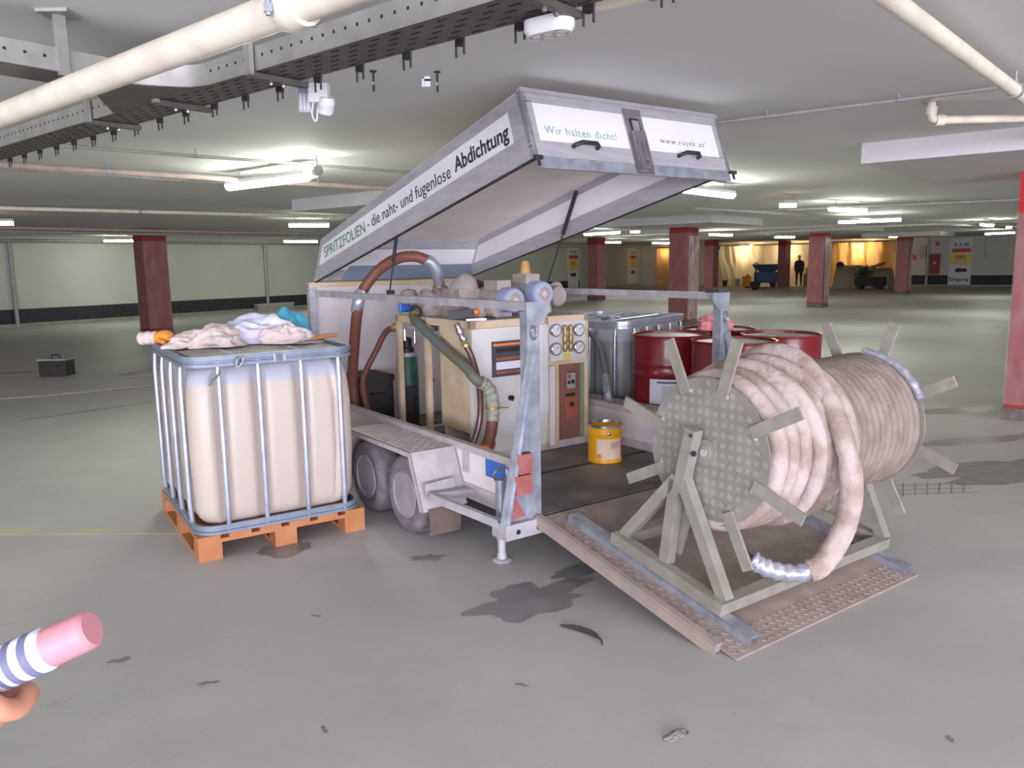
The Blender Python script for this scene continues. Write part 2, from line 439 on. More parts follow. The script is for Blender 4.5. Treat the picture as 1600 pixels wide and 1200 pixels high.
struct('wall_back', wall_slab(W2o, W2d, W2n, -16.5, 26, 0, H, 0, -0.3), m_wallw)
struct('baseboard_back', wall_slab(W2o, W2d, W2n, 2.4, 26, 0.10, 0.60, 0.02, -0.05), m_walld)
struct('trim_3', wall_slab(W2o, W2d, W2n, 2.4, 26, 0, 0.08, 0.12, 0.0), m_curb)

# ceiling drop panels (thickened slab over each column)
cols = [((-9.01, 19.6), 'red column wrapped in film, standing before the dark-banded white wall'),
        ((5.37, 7.52), 'nearest red column, bright red at its top, film wrap closed with silver tape'),
        ((4.43, 19.9), 'red column with pale loose film hanging on one side, behind the trailer rail'),
        ((10.3, 26.1), 'red column with pinkish film, beside the far standing person'),
        ((17.3, 34.5), 'red column with film wrap between the covered heap and the entrance sign'),
        ((3.65, 33.2), 'slim far red column standing before the grey roller door'),
        ((10.35, 40.5), 'far red column just behind the film-draped one, at the edge of the pale plastic sheet'),
        ((15.65, 45.0), 'farthest red column, in front of the pale plastic sheets next to the standing person')]
k = 1
for (x, y), lb in cols[1:5]:
    P = Vector((x - 2.33, y - 0.54, 0)); k += 1
    q = [P, P + B_*3.0, P + B_*3.0 + A_*2.8, P + A_*2.8]
    struct('trim_%d' % (k + 2), B().hexa([Vector((p.x, p.y, HB)) for p in q] + [Vector((p.x, p.y, H)) for p in q]), m_beamw, bev=0.01)
P = Vector((-3.2, 11.85, 0)); q = [P, P + B_*2.6, P + B_*2.6 + A_*2.8, P + A_*2.8]
struct('trim_8', B().hexa([Vector((p.x, p.y, HB)) for p in q] + [Vector((p.x, p.y, H)) for p in q]), m_beamw, bev=0.01)

def column(xy, label, idx):
    t = Th('column', label, 'column', (xy[0], xy[1], 0), 'L', 'red columns of the hall', math.radians(50), 'thing')
    # own frame: x along the grid, y to its left; the nearest corner is the origin
    sx, sy = 0.6, 0.5; top = HB if 0 < idx < 5 else H - 0.003
    t.part('shaft', B().box(0, sx, 0, sy, 0.12, top), m_red)
    t.part('foot', B().box(-0.01, sx + 0.01, -0.01, sy + 0.01, 0, 0.12), m_colgrey)
    if idx == 1:
        t.part('painted_head', B().box(-0.006, sx + 0.006, -0.006, sy + 0.006, 2.06, top), m_redb, label='bright red unwrapped column head')
    # film wrap: a loose crinkled skin around the shaft
    z0, z1 = (0.16, 2.06 if idx == 1 else 2.32)
    def per(u, z):
        L4 = [(0, 0), (sx, 0), (sx, sy), (0, sy)]; u = (u % 1.0) * 4; i = int(u) % 4; f = u - int(u)
        a, b = L4[i], L4[(i + 1) % 4]; x = a[0] + (b[0]-a[0])*f; y = a[1] + (b[1]-a[1])*f
        cx, cy = x - sx/2, y - sy/2
        k = 1.03 + 0.030 * noise.noise(Vector((u * 2.1 + idx * 7, z * 2.6, idx))) + 0.012 * noise.noise(Vector((u * 9, z * 9 + u * 6, idx)))
        return Vector((sx/2 + cx*k, sy/2 + cy*k, z))
    b = B(); nu, nz = 32, 26
    b.rings([[per(i / nu, z0 + (z1 - z0) * j / nz) for i in range(nu)] for j in range(nz + 1)], cap=False)
    t.part('film_wrap', b, m_film, label='crinkled clear film wrap')
    if idx in (2, 3, 4):   # heavier overlap of film on the face turned to the entrance
        bb = B(); bb.grid(lambda u, v: Vector((0.02 + u * (sx - 0.04), -0.035 - 0.02 * noise.noise(Vector((u * 7, v * 4, idx))), 0.14 + v * 2.1)), 8, 14)
        t.part('film_flap', bb, m_filmh, label='pale loose sheet of film')
    if idx == 1:
        b2 = B(); b2.tube(spline([(-0.05, 0.12, 0.18), (-0.05, 0.15, 0.5), (-0.045, 0.13, 0.9), (-0.05, 0.02, 1.0)], 5), 0.03, 6)
        b2.tube(spline([(-0.05, 0.20, 0.3), (-0.05, 0.22, 0.7)], 5), 0.02, 6)
        t.part('tape_strip', b2, m_tape, label='silver tape closing the film')
    return t
for i, (xy, lb) in enumerate(cols): column(xy, lb, i)

# ------------------------------------------------------------------ ceiling installations
def pipe(name, p0, p1, r, mat, label, cat='pipe', rings_=(), ext=0, hang=None, group=None, flange=None):
    p0 = Vector(p0); p1 = Vector(p1)
    t = Th(name, label, cat, p0, 'W', group)
    t.part('tube', B().cyl(p0, p1, r, n=14), mat)
    d = (p1 - p0).normalized()
    for s in rings_:
        c = p0 + d * s
        t.part('clamp', B().lathe([(r, -0.02), (r * 1.18, -0.02), (r * 1.18, 0.02), (r, 0.02)], c, d, 14, False), m_galv)
        top = Vector((c.x, c.y, H)); t.part('hanger_rod', B().cyl(c + Vector((0, 0, r)), top, max(0.004, r * 0.12), n=6), m_galv)
    return t
pd = Vector((-0.764, 0.646, 0)).normalized()
mid = Vector((-0.552, 2.100, 2.30))
t = pipe('ceiling_pipe', mid + pd*5.2, mid - pd*2.6, 0.046, m_pipe, 'thick cream pipe with a flanged joint, running close under the ceiling', rings_=(1.7, 6.9))
jc = mid - pd*0.02
t.part('coupling', B().lathe([(0.046, -0.058), (0.056, -0.054), (0.060, -0.016), (0.057, 0.024), (0.054, 0.028), (0.054, 0.035), (0.046, 0.04)], jc, pd, 24, False), m_pipe)
side = Vector((-pd.y, pd.x, 0))
for s_ in (-1, 1):
    cb = B(); q = jc + side*0.068*s_
    cb.cyl(q + Vector((0, 0, 0.05)), q + Vector((0, 0, -0.035)), 0.007, n=8); cb.lathe([(0.012, -0.010), (0.012, 0.010)], q + Vector((0, 0, -0.018)), (0, 0, 1), 6)
    t.part('coupling_bolt', cb, m_galv)
t.part('hanger_rod', B().cyl(jc + Vector((0, 0, 0.05)), Vector((jc.x, jc.y, H)), 0.008, n=8), m_galv)
t = Th('ceiling_pipe', 'end of a cream pipe with an elbow at the ceiling above the lid', 'pipe', (0.30, 2.60, H))
t.part('tube', B().tube(spline([(0.30, 2.60, 2.62), (0.30, 2.60, 2.53), (0.325, 2.578, 2.478), (0.40, 2.515, 2.46), (1.9, 1.26, 2.46)], 6), 0.034, 14), m_pipe)
t.part('clamp', B().lathe([(0.034, -0.012), (0.039, -0.012), (0.039, 0.012), (0.034, 0.012)], (0.44, 2.482, 2.46), (0.767, -0.642, 0), 14, False), m_galv)
t = pipe('ceiling_pipe', (0.75, 2.22, 2.52), (4.6, 6.45, 2.52), 0.034, m_pipe, 'slim cream pipe with pinkish dirt crossing the ceiling above the nearest column', rings_=(2.9,))
t = Th('ceiling_pipe', 'short cream pipe with an elbow going up into the ceiling above the white beam edge', 'pipe', (2.66, 5.13, 2.5))
pts = [(2.66, 5.13, 2.62), (2.66, 5.13, 2.54), (2.67, 5.13, 2.51), (2.70, 5.13, 2.5), (4.9, 5.02, 2.5)]
t.part('tube', B().tube(pts, 0.026, 12), m_pipe)
t.part('elbow', B().lathe([(0.026, -0.03), (0.036, -0.03), (0.036, 0.02), (0.026, 0.02)], (2.72, 5.13, 2.5), (1, -0.05, 0), 14, False).lathe([(0.03, 0), (0.034, 0.01), (0.034, 0.05), (0.03, 0.05)], (2.66, 5.13, 2.53), (0, 0, 1), 14, False), m_pipe)
t.part('flange', B().lathe([(0.045, 0), (0.045, 0.012)], (2.66, 5.13, 2.607), (0, 0, 1), 14), m_pipeg)
pipe('conduit', (0.2, 6.55, 2.585), (5.3, 2.68, 2.585), 0.012, m_pipeg, 'thin grey conduit clipped along the ceiling from the lid towards the nearest column', 'conduit', (1.9, 2.7, 3.3))
pipe('conduit', (-6.0, 3.6, 2.56), (0.2, 9.1, 2.56), 0.014, m_pipeg, 'thin conduit nearest the cable tray, crossing above the first lamp', 'conduit', (4.6, 6.2))
pipe('conduit', (-7.6, 3.5, 2.52), (-1.25, 9.45, 2.52), 0.028, m_pipebr, 'reddish pipe passing just above the first fluorescent lamp', 'pipe', (5.5, 7.6))
pipe('conduit', (-5.5, 6.4, 2.58), (-2.9, 9.3, 2.58), 0.012, m_pipeg, 'short thin conduit ending at the first fluorescent lamp', 'conduit', (1.2, 2.6))
pipe('conduit', (-9.0, 10.3, 2.55), (0.5, 18.0, 2.55), 0.03, m_pipe, 'pale pipe crossing the ceiling well behind the first lamp', 'pipe', (4, 8))
pipe('conduit', (-13.5, 11.8, 2.5), (-2.0, 25.8, 2.5), 0.035, m_pipebr, 'long reddish pipe running towards the wrapped column at the wall', 'pipe', (5, 9, 13))
pipe('conduit', (-13.8, 12.8, 2.47), (-2.4, 26.7, 2.47), 0.045, m_pipeg, 'grey pipe alongside the long reddish pipe', 'pipe', (5, 10))
pipe('conduit', (-17.6, 18.5, 2.5), (-5.5, 33.5, 2.5), 0.04, m_pipeg, 'grey pipe nearest the dark-banded wall', 'pipe', (6, 12))
pipe('conduit', (3.1, 13.35, 2.5), (17, 26.7, 2.5), 0.03, m_pipeg, 'grey pipe running above the twin lamps in the hall', 'pipe', (4, 9))
pipe('conduit', (4.3, 16.0, 2.57), (14.0, 10.6, 2.57), 0.025, m_pipeg, 'grey pipe crossing the hall in front of the nearest column', 'pipe', (3, 6))
pipe('conduit', (3.0, 25.5, 2.42), (20.0, 12.5, 2.42), 0.03, m_pipeg, 'grey pipe crossing between the second and third columns', 'pipe', (5, 10))

# cable trays
def tray(label, p0, d, length, wdt, fl, z0, hang_s, slots=True):
    """p0: start of the near flange's lower edge; d: direction; plate lies on the far side"""
    d = Vector(d).normalized(); nrm = Vector((-d.y, d.x, 0))
    if nrm.y < 0: nrm = -nrm
    t = Th('cable_tray', label, 'cable tray', p0)
    p0 = Vector((p0[0], p0[1], z0)); p1 = p0 + d*length; upv = Vector((0, 0, fl))
    def slab(a, b, n0, n1, h0, h1):
        return B().hexa([a+nrm*n0+Vector((0,0,h0)), b+nrm*n0+Vector((0,0,h0)), b+nrm*n1+Vector((0,0,h0)), a+nrm*n1+Vector((0,0,h0)),
                         a+nrm*n0+Vector((0,0,h1)), b+nrm*n0+Vector((0,0,h1)), b+nrm*n1+Vector((0,0,h1)), a+nrm*n1+Vector((0,0,h1))])
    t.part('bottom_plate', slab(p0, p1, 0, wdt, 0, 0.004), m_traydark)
    t.part('side_flange', slab(p0, p1, -0.002, 0.002, 0, fl), m_tray); t.part('side_flange', slab(p0, p1, wdt - 0.002, wdt + 0.002, 0, fl), m_tray)
    hb = B(); n = int(length / 0.062)
    for i in range(n):
        a = p0 + d*(0.03 + i*0.062) - nrm*0.003
        hb.hexa([a+Vector((0,0,fl*0.52)), a+d*0.010+Vector((0,0,fl*0.52)), a+d*0.010+nrm*0.002+Vector((0,0,fl*0.52)), a+nrm*0.002+Vector((0,0,fl*0.52)),
                 a+Vector((0,0,fl*0.64)), a+d*0.010+Vector((0,0,fl*0.64)), a+d*0.010+nrm*0.002+Vector((0,0,fl*0.64)), a+nrm*0.002+Vector((0,0,fl*0.64))])
    t.part('punched_holes', hb, m_hole, kind='stuff')
    sb = B(); n = int(length / 0.105)
    for i in range(n):
        for j, f in enumerate((0.12, 0.31, 0.5, 0.69, 0.88)):
            a = p0 + d*(0.03 + i*0.105 + (0.05 if j % 2 else 0)) + nrm*(wdt*f); z = Vector((0, 0, -0.0012))
            sb.hexa([a+z, a+d*0.045+z, a+d*0.045+nrm*0.007+z, a+nrm*0.007+z, a, a+d*0.045, a+d*0.045+nrm*0.007, a+nrm*0.007])
    t.part('slots', sb, m_hole, kind='stuff')
    for s in hang_s:
        c = p0 + d*s
        t.part('hanger', B().bar(c - nrm*0.02 + Vector((0,0,-0.015)), Vector((c.x, c.y, H)) - nrm*0.02, 0.035, 0.02, d), m_tray)
        t.part('cross_bracket', B().bar(c - nrm*0.02 + Vector((0,0,-0.014)), c + nrm*(wdt+0.03) + Vector((0,0,-0.014)), 0.03, 0.022, d), m_traydark)
        bb = B()
        for f in (0.35, 0.62):
            bb.lathe([(0.0, -0.02), (0.008, -0.016), (0.009, -0.008), (0.007, 0)], c + nrm*wdt*f + Vector((0,0,-0.022)), (0, 0, 1), 8)
        t.part('bracket_bolt', bb, m_chrome)
    s = 0.2
    while s < length - 0.1:
        c = p0 + d*s + nrm*(wdt + 0.012)
        b = B(); b.box(-0.012, 0.012, -0.012, 0.012, -0.02, 0.03)
        b.cyl((-0.018, 0, -0.055), (-0.018, 0, 0.01), 0.004, n=6); b.cyl((0.018, 0, -0.05), (0.018, 0, 0.01), 0.004, n=6)
        bmesh.ops.transform(b.bm, matrix=Matrix.Translation(c) @ Matrix.Rotation(math.atan2(d.y, d.x), 4, 'Z'), verts=b.bm.verts[:])
        t.part('wire_clip', b, m_black); s += 0.26
    return t, nrm
md = Vector((0.767, -0.642, 0))
tr_, _ = tray('long perforated cable tray under the ceiling with the curved branch joining it', (-0.973 - 0.767*4.0, 3.175 + 0.642*4.0, 2.4), md, 6.6, 0.21, 0.09, 2.40, (2.55, 3.25, 4.0, 5.35))
bd = Vector((0.60, 0.80, 0))
b0 = Vector((-1.822, 2.973, 2.4))
# the branch: near flange along bd up to the bend, then the bend sweeps into the main tray
t = Th('cable_tray', 'branch cable tray bending in a bright curved flange into the long tray', 'cable tray', b0 - bd*1.6)
bn = Vector((-0.80, 0.60, 0))
pa = b0 - bd*1.6; pb = b0 + bd*0.42
def quad_slab(a, b, c, d_, h0, h1):
    return B().hexa([Vector((p.x, p.y, h0)) for p in (a, b, c, d_)] + [Vector((p.x, p.y, h1)) for p in (a, b, c, d_)])
bendpts = spline([pa, b0, pb, Vector((-1.43, 3.40, 2.4)), Vector((-1.30, 3.425, 2.4)), Vector((-1.17, 3.34, 2.4)), Vector((-0.975, 3.178, 2.4))], 8)
fb = B()
fb.rings([[p + Vector((0, 0, 0)), p + bn*0.003, p + bn*0.003 + Vector((0, 0, 0.09)), p + Vector((0, 0, 0.09))] for p in bendpts])
t.part('curved_flange', fb, m_tray, angle=60)
poly = [Vector((p.x, p.y, 2.4)) for p in bendpts] + [Vector((-1.9, 3.95, 2.4)), pb + bn*0.21, pa + bn*0.21]
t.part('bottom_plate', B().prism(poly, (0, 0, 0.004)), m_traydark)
hb = B()
for i in range(26):
    a = pa + bd*(0.05 + i*0.068) - bn*0.002
    hb.hexa([a+Vector((0,0,0.047)), a+bd*0.010+Vector((0,0,0.047)), a+bd*0.010+bn*0.004+Vector((0,0,0.047)), a+bn*0.004+Vector((0,0,0.047)),
             a+Vector((0,0,0.057)), a+bd*0.010+Vector((0,0,0.057)), a+bd*0.010+bn*0.004+Vector((0,0,0.057)), a+bn*0.004+Vector((0,0,0.057))])
t.part('punched_holes', hb, m_hole, kind='stuff')
c = b0 + bd*0.22
t.part('hanger', B().bar(c + Vector((0,0,-0.01)), Vector((c.x, c.y, H)), 0.04, 0.02, bd), m_tray)
t.part('hanger_foot', B().box(c.x-0.06, c.x+0.06, c.y-0.05, c.y+0.05, H-0.012, H), m_tray)

# threaded rods, clip, junction box and floodlight on the ceiling
for (x, y), lb in zip(((-0.672, 4.138), (-0.354, 4.173)), ('bare threaded rod hanging from the ceiling beside the junction box', 'bare threaded rod hanging from the ceiling next to the small clip')):
    t = Th('threaded_rod', lb, 'rod', (x, y, H), group='bare threaded rods')
    t.part('rod', B().cyl((x, y, H), (x, y, H - 0.10), 0.006, n=8), m_blackm)
    t.part('nut', B().lathe([(0.012, -0.07), (0.012, -0.055)], (x, y, H), (0, 0, 1), 6), m_galv)
    t.part('washer', B().lathe([(0.018, -0.006), (0.018, 0)], (x, y, H), (0, 0, 1), 10), m_blackm)
single('conduit_clip', B().box(-0.43, -0.40, 4.28, 4.30, H - 0.05, H).box(-0.445, -0.432, 4.28, 4.30, H - 0.05, H - 0.02).box(-0.445, -0.40, 4.28, 4.30, H-0.022, H-0.012), m_white, 'small empty white conduit clip on the ceiling', 'clip', base=(-0.42, 4.29, H))
t = Th('motion_sensor', 'white motion sensor on a galvanised bracket under the cable tray', 'sensor', (-0.84, 3.68, 2.40))
X = Vector((-0.84, 3.68, 2.43))
t.part('bracket', B().bar(X + Vector((-0.07, 0, 0.06)), X + Vector((-0.07, 0, -0.09)), 0.055, 0.006, (1, 0, 0)), m_galv)
sb = B()
for i in range(3): sb.box(X.x - 0.088 + i*0.016, X.x - 0.083 + i*0.016, X.y - 0.008, X.y - 0.004, X.z - 0.08, X.z - 0.01)
t.part('bracket_slots', sb, m_white)
t.part('housing', B().box(X.x - 0.045, X.x + 0.04, X.y - 0.03, X.y + 0.03, X.z - 0.05, X.z + 0.03), m_white, bev=0.012)
t.part('sensor_head', B().lathe([(0.0, 0.03), (0.03, 0.028), (0.036, 0.01), (0.036, -0.03), (0.03, -0.045), (0.0, -0.052)], X + Vector((0.03, -0.01, -0.055)), (0.25, -0.35, 0.9), 18), m_white)
t.part('lens', B().lathe([(0.037, -0.028), (0.037, -0.002)], X + Vector((0.03, -0.01, -0.055)), (0.25, -0.35, 0.9), 18, False), m_gauge)
t.part('cable', B().tube(spline([X + Vector((-0.03, 0, -0.04)), X + Vector((-0.04, 0, -0.10)), X + Vector((-0.02, -0.01, -0.13)), X + Vector((-0.01, 0, -0.06))], 5), 0.004, 6), m_white)
t = Th('emergency_light', 'round-ended white emergency light under the cable tray near the lid', 'light fitting', (0.13, 2.62, 2.36))
X = Vector((0.13, 2.52, 2.385))
def stadium(cx, cy, L, r, z, yaw, n=10):
    pts = []
    for s in (1, -1):
        for i in range(n + 1):
            a = -PI/2 + PI*i/n
            x = s*(L/2 + r*math.cos(a)); y = s*r*math.sin(a); pts.append(Vector((cx + x*math.cos(yaw) - y*math.sin(yaw), cy + x*math.sin(yaw) + y*math.cos(yaw), z)))
    return pts
ya = math.radians(-38)
t.part('housing', B().rings([stadium(X.x, X.y, 0.08, 0.045, X.z, ya), stadium(X.x, X.y, 0.08, 0.045, X.z - 0.03, ya), stadium(X.x, X.y, 0.075, 0.036, X.z - 0.045, ya)]), m_white)
gb = B()
for s in (-1, 0, 1): gb.lathe([(0.018, 0), (0.022, -0.004), (0.026, 0)], X + Vector((math.cos(ya)*0.045*s, math.sin(ya)*0.045*s, -0.046)), (0, 0, 1), 14, False)
t.part('grille_ring', gb, m_pipeg)
t.part('mount', B().box(X.x - 0.02, X.x + 0.02, X.y - 0.02, X.y + 0.02, X.z, X.z + 0.025), m_blackm)

# fluorescent ceiling lamps
def lamp(cx, cy, ang, L, z, label, warm=False, group='fluorescent ceiling lamps'):
    t = Th('ceiling_light', label, 'ceiling light', (cx, cy, z), 'L', group, math.radians(ang))
    if warm:
        t.part('housing', B().box(-L/2, L/2, -0.07, 0.07, 0.03, 0.075), m_beamw, bev=0.01)
        t.part('diffuser', B().box(-L/2 + 0.015, L/2 - 0.015, -0.06, 0.06, -0.03, 0.03), m_warm, bev=0.02)
    else:
        t.part('housing', B().box(-L/2, L/2, -0.05, 0.05, 0.035, 0.075), m_beamw, bev=0.008)
        prof = [(0.052*math.cos(a), 0.03 + 0.052*math.sin(a)) for a in [PI + PI*i/8 for i in range(9)]]
        t.part('diffuser', B().rings([[Vector((x, y, z_)) for y, z_ in prof] for x in (-L/2 + 0.01, L/2 - 0.01)]), m_tube)
    hb = B()
    for s in (-0.35, 0.35): hb.cyl((L*s, 0, 0.07), (L*s, 0, H - z), 0.005, n=6)
    t.part('hanger_rod', hb, m_pipeg)
    return t
LP = [(-2.36, 7.86, -38.5, 1.30, 'large bright fluorescent lamp nearest the cable tray'),
      (-4.06, 16.23, 20, 0.80, 'fluorescent lamp seen just over the low front end of the lid'),
      (-11.43, 23.55, 32, 0.95, 'fluorescent lamp beside the wrapped column at the white wall'),
      (-7.07, 27.05, 32, 1.15, 'fluorescent lamp below another one, at the lid front'),
      (2.42, 9.88, 50, 1.50, 'bright fluorescent lamp right under the tail of the raised lid'),
      (2.75, 23.9, -57, 1.6, 'fluorescent lamp with a small warm lamp at its end, behind the gas strut'),
      (4.6, 35.6, 33, 0.9, 'small far lamp beside the slim column at the grey roller door'),
      (7.44, 38.7, 34, 1.38, 'far lamp half behind the film-draped column'),
      (7.17, 27.1, 47, 1.5, 'lamp in the hall just beyond the film-draped column'),
      (10.84, 31.45, 27, 1.0, 'lamp above the pale plastic sheets'),
      (5.87, 13.9, 33, 1.0, 'upper of the twin lamps above the wrapped column, beside a small warm lamp'),
      (8.24, 18.33, -37, 1.34, 'lower and longer of the twin lamps above the wrapped column'),
      (13.2, 22.1, 48, 1.3, 'short lamp just before the nearest column, above a longer one'),
      (18.97, 30.9, -73, 1.27, 'long far lamp just before the nearest column, over the entrance sign')]
LP += [(-4.6, 1.9, -38, 1.3, 'added fill lamp, unseen, brightening the floor beside the caged tank'),  # added lamps, unseen, put in to even out the floor brightness
       (4.9, 2.3, 50, 1.3, 'added fill lamp, unseen, brightening the floor beside the hose reel'),
       (0.3, -2.2, -38, 1.3, 'added fill lamp, unseen, behind the photographer')]
for x, y, a, L, lb in LP: lamp(x, y, a, L, HB, lb)
t = Th('ceiling_light', 'small round-headed lamp behind the large fluorescent lamp', 'ceiling light', (-1.70, 7.0, 2.46), 'L', None, math.radians(-45))
t.part('diffuser', B().lathe([(0, -0.05), (0.04, -0.045), (0.055, 0), (0.05, 0.04), (0, 0.045)], (0, 0, 0.0), (1, 0, 0), 14), m_tube)
t.part('holder', B().cyl((0.03, 0, 0), (0.11, 0, 0.0), 0.045, n=12).cyl((0.08, 0, 0), (0.08, 0, H-2.46), 0.006, n=6), m_pipeg)
for x, y, a, L, lb in [(-8.6, 13.7, 20, 0.24, 'small orange lamp near the dark-banded wall'), (4.27, 12.3, 14, 0.25, 'small orange lamp above the film-draped column'),
                       (3.55, 22.6, -57, 0.30, 'small warm lamp at the end of a fluorescent lamp by the gas strut'), (15.0, 24.0, 48, 0.25, 'small warm lamp tucked between the two lamps by the nearest column'),
                       (16.0, 33.3, 10, 0.35, 'small warm lamp beside the wrapped column at the glowing sheet')]:
    lamp(x, y, a, L, HB, lb, True, 'small warm lamps')

# ------------------------------------------------------------------ TRAILER (authored in the trailer frame)
T = Th('trailer', 'flat tandem-axle box trailer with raised white lettered lid and lowered ramp', 'trailer', (0.85, 1.3, 0), 'T')
U0, U1, VR, VF = 0.05, 1.68, -0.21, 2.86
T.part('bed_floor', B().box(U0 + 0.02, U1 - 0.02, VR, VF, 0.235, 0.275), m_bed)
T.part('chassis_beam', B().box(0.35, 0.43, VR + 0.1, 3.3, 0.13, 0.235), m_galvw)
T.part('chassis_beam', B().box(1.30, 1.38, VR + 0.1, 3.3, 0.13, 0.235), m_galvw)
for u, s in ((U0, 1), (U1 - 0.035, -1)):
    T.part('bottom_rail', B().box(u - (0.004 if s > 0 else -0.004), u + 0.035, VR, VF, 0.245, 0.338), m_alud, bev=0.004)
    T.part('side_panel', B().box(u + 0.006, u + 0.029, VR, VF, 0.338, 0.535), m_whited)
    T.part('top_rail', B().box(u - 0.006, u + 0.041, VR, VF, 0.535, 0.578), m_alud, bev=0.005)
T.part('upper_rail', B().box(0.095, 0.135, VR, VF, 1.402, 1.447), m_galvw, bev=0.004)
T.part('upper_rail', B().box(1.61, 1.65, VR, VF, 1.402, 1.447), m_galvw, bev=0.004)
T.part('front_wall', B().box(U0 + 0.07, U1 - 0.07, VF - 0.03, VF, 0.275, 1.50), m_whited)
for a_ in (U0, U1 - 0.07): T.part('front_post', B().box(a_, a_ + 0.07, VF - 0.05, VF + 0.01, 0.25, 1.50), m_alu, bev=0.004)
T.part('front_rail', B().box(U0, U1, VF - 0.055, VF + 0.01, 1.475, 1.515), m_cream)
# rear posts with gusset, lashing eye, brace and triangular plate
def rear_corner(s, x0):
    """x0 is the outer edge; s=+1 for the lettered side, -1 mirrored"""
    X = lambda u: x0 + s*u
    def bx(a, b, v0, v1, z0, z1): return (min(X(a), X(b)), max(X(a), X(b)), v0, v1, z0, z1)
    p = B(); p.box(*bx(0.022, 0.105, VR - 0.014, VR + 0.0, 0.26, 1.45)); p.box(*bx(0.098, 0.105, VR, VR + 0.05, 0.26, 1.40)); p.box(*bx(0.022, 0.028, VR, VR + 0.05, 0.578, 1.40))
    po = T.part('rear_post', p, m_galv)
    T.part('lashing_eye', B().tube([Vector((X(0.062) + 0.017*math.cos(a)*1.0, VR - 0.022, 1.29 + 0.036*math.sin(a))) for a in [2*PI*i/16 for i in range(16)]], 0.005, 6, True), m_chrome, po)
    g = B(); g.prism([(X(0.105), VR - 0.012, 1.45), (X(0.18), VR - 0.012, 1.45), (X(0.18), VR - 0.012, 1.40), (X(0.112), VR - 0.012, 1.33), (X(0.105), VR - 0.012, 1.33)], (0, 0.008, 0))
    T.part('gusset', g, m_galv, po)
    pl = B(); pl.prism([(X(-0.150), VR - 0.004, 0.285), (X(0.10), VR - 0.004, 0.26), (X(0.10), VR - 0.004, 1.18), (X(0.05), VR - 0.004, 1.18)], (0, 0.006, 0))
    T.part('corner_plate', pl, m_galv)
    br = B(); a = Vector((X(0.044), VR - 0.020, 1.19)); b = Vector((X(-0.160), VR - 0.036, 0.278))
    br.bar(a, b, 0.056, 0.006, (1, 0, 0)); br.bar(a + Vector((s*0.027, -0.006, 0)), b + Vector((s*0.027, -0.006, 0)), 0.006, 0.014, (1, 0, 0))
    T.part('brace', br, m_galv)
    ta = [(-0.066, 0.024, 0.540, 0.646), (-0.086, 0.020, 0.425, 0.533)]
    for (a0, a1, z0, z1) in ta:
        l = T.part('tail_lamp', B().box(*bx(a0, a1, VR - 0.045, VR - 0.004, z0, z1)), m_redlamp, bev=0.014, seg=2)
        T.part('lamp_base', B().box(*bx(a0 - 0.004, a1 + 0.004, VR - 0.02, VR - 0.003, z0 - 0.004, z1 + 0.004)), m_black, l)
    T.part('triangle_reflector', B().prism([(X(-0.128), VR - 0.016, 0.290), (X(-0.002), VR - 0.016, 0.297), (X(-0.080), VR - 0.016, 0.43)], (0, 0.010, 0)), m_redlamp)
    bb = T.part('bumper_block', B().box(*bx(-0.155, 0.105, VR - 0.045, VR + 0.09, 0.19, 0.275)), m_galvw, bev=0.006)
    h = B()
    for q in (-0.075, 0.06): h.lathe([(0.014, -0.001), (0.014, 0.002)], (X(q), VR - 0.046, 0.228), (0, 1, 0), 12)
    T.part('bolt_hole', h, m_hole, bb)
    # stabiliser leg
    ju = X(-0.045); jv = VR + 0.16
    j = B(); j.cyl((ju, jv, 0.12), (ju, jv, 0.47), 0.030, n=16)
    jo = T.part('stabiliser_leg', j, m_galv)
    T.part('inner_tube', B().cyl((ju, jv, 0.0), (ju, jv, 0.2), 0.023, n=14), m_galvw, jo)
    T.part('foot_plate', B().lathe([(0.055, 0), (0.058, 0.006), (0.05, 0.012), (0.03, 0.014), (0.026, 0.05)], (ju, jv, 0), (0, 0, 1), 18), m_galvw, jo)
    hd = spline([(ju - 0.03, jv, 0.47), (ju - 0.05, jv - 0.01, 0.50), (ju - 0.03, jv - 0.02, 0.535), (ju + 0.03, jv - 0.02, 0.535), (ju + 0.05, jv - 0.01, 0.50), (ju + 0.02, jv, 0.465), (ju - 0.03, jv, 0.47)], 4)
    T.part('crank_handle', B().tube(hd, 0.007, 8), m_chrome, jo)
rear_corner(1, 0.03); rear_corner(-1, 1.70)
T.part('blue_sticker', B().box(U0 + 0.002, U0 + 0.006, 0.0, 0.20, 0.425, 0.532), m_blue, label='blue sticker on the white side panel')
st = B(); st.box(U0 - 0.006, U0 + 0.006, 0.375, 0.445, 0.405, 0.552); st.box(U0 - 0.014, U0 - 0.006, 0.392, 0.428, 0.44, 0.55); st.cyl((U0 - 0.02, 0.41, 0.535), (U0, 0.41, 0.535), 0.010, n=10)
T.part('side_hasp', st, m_alud)
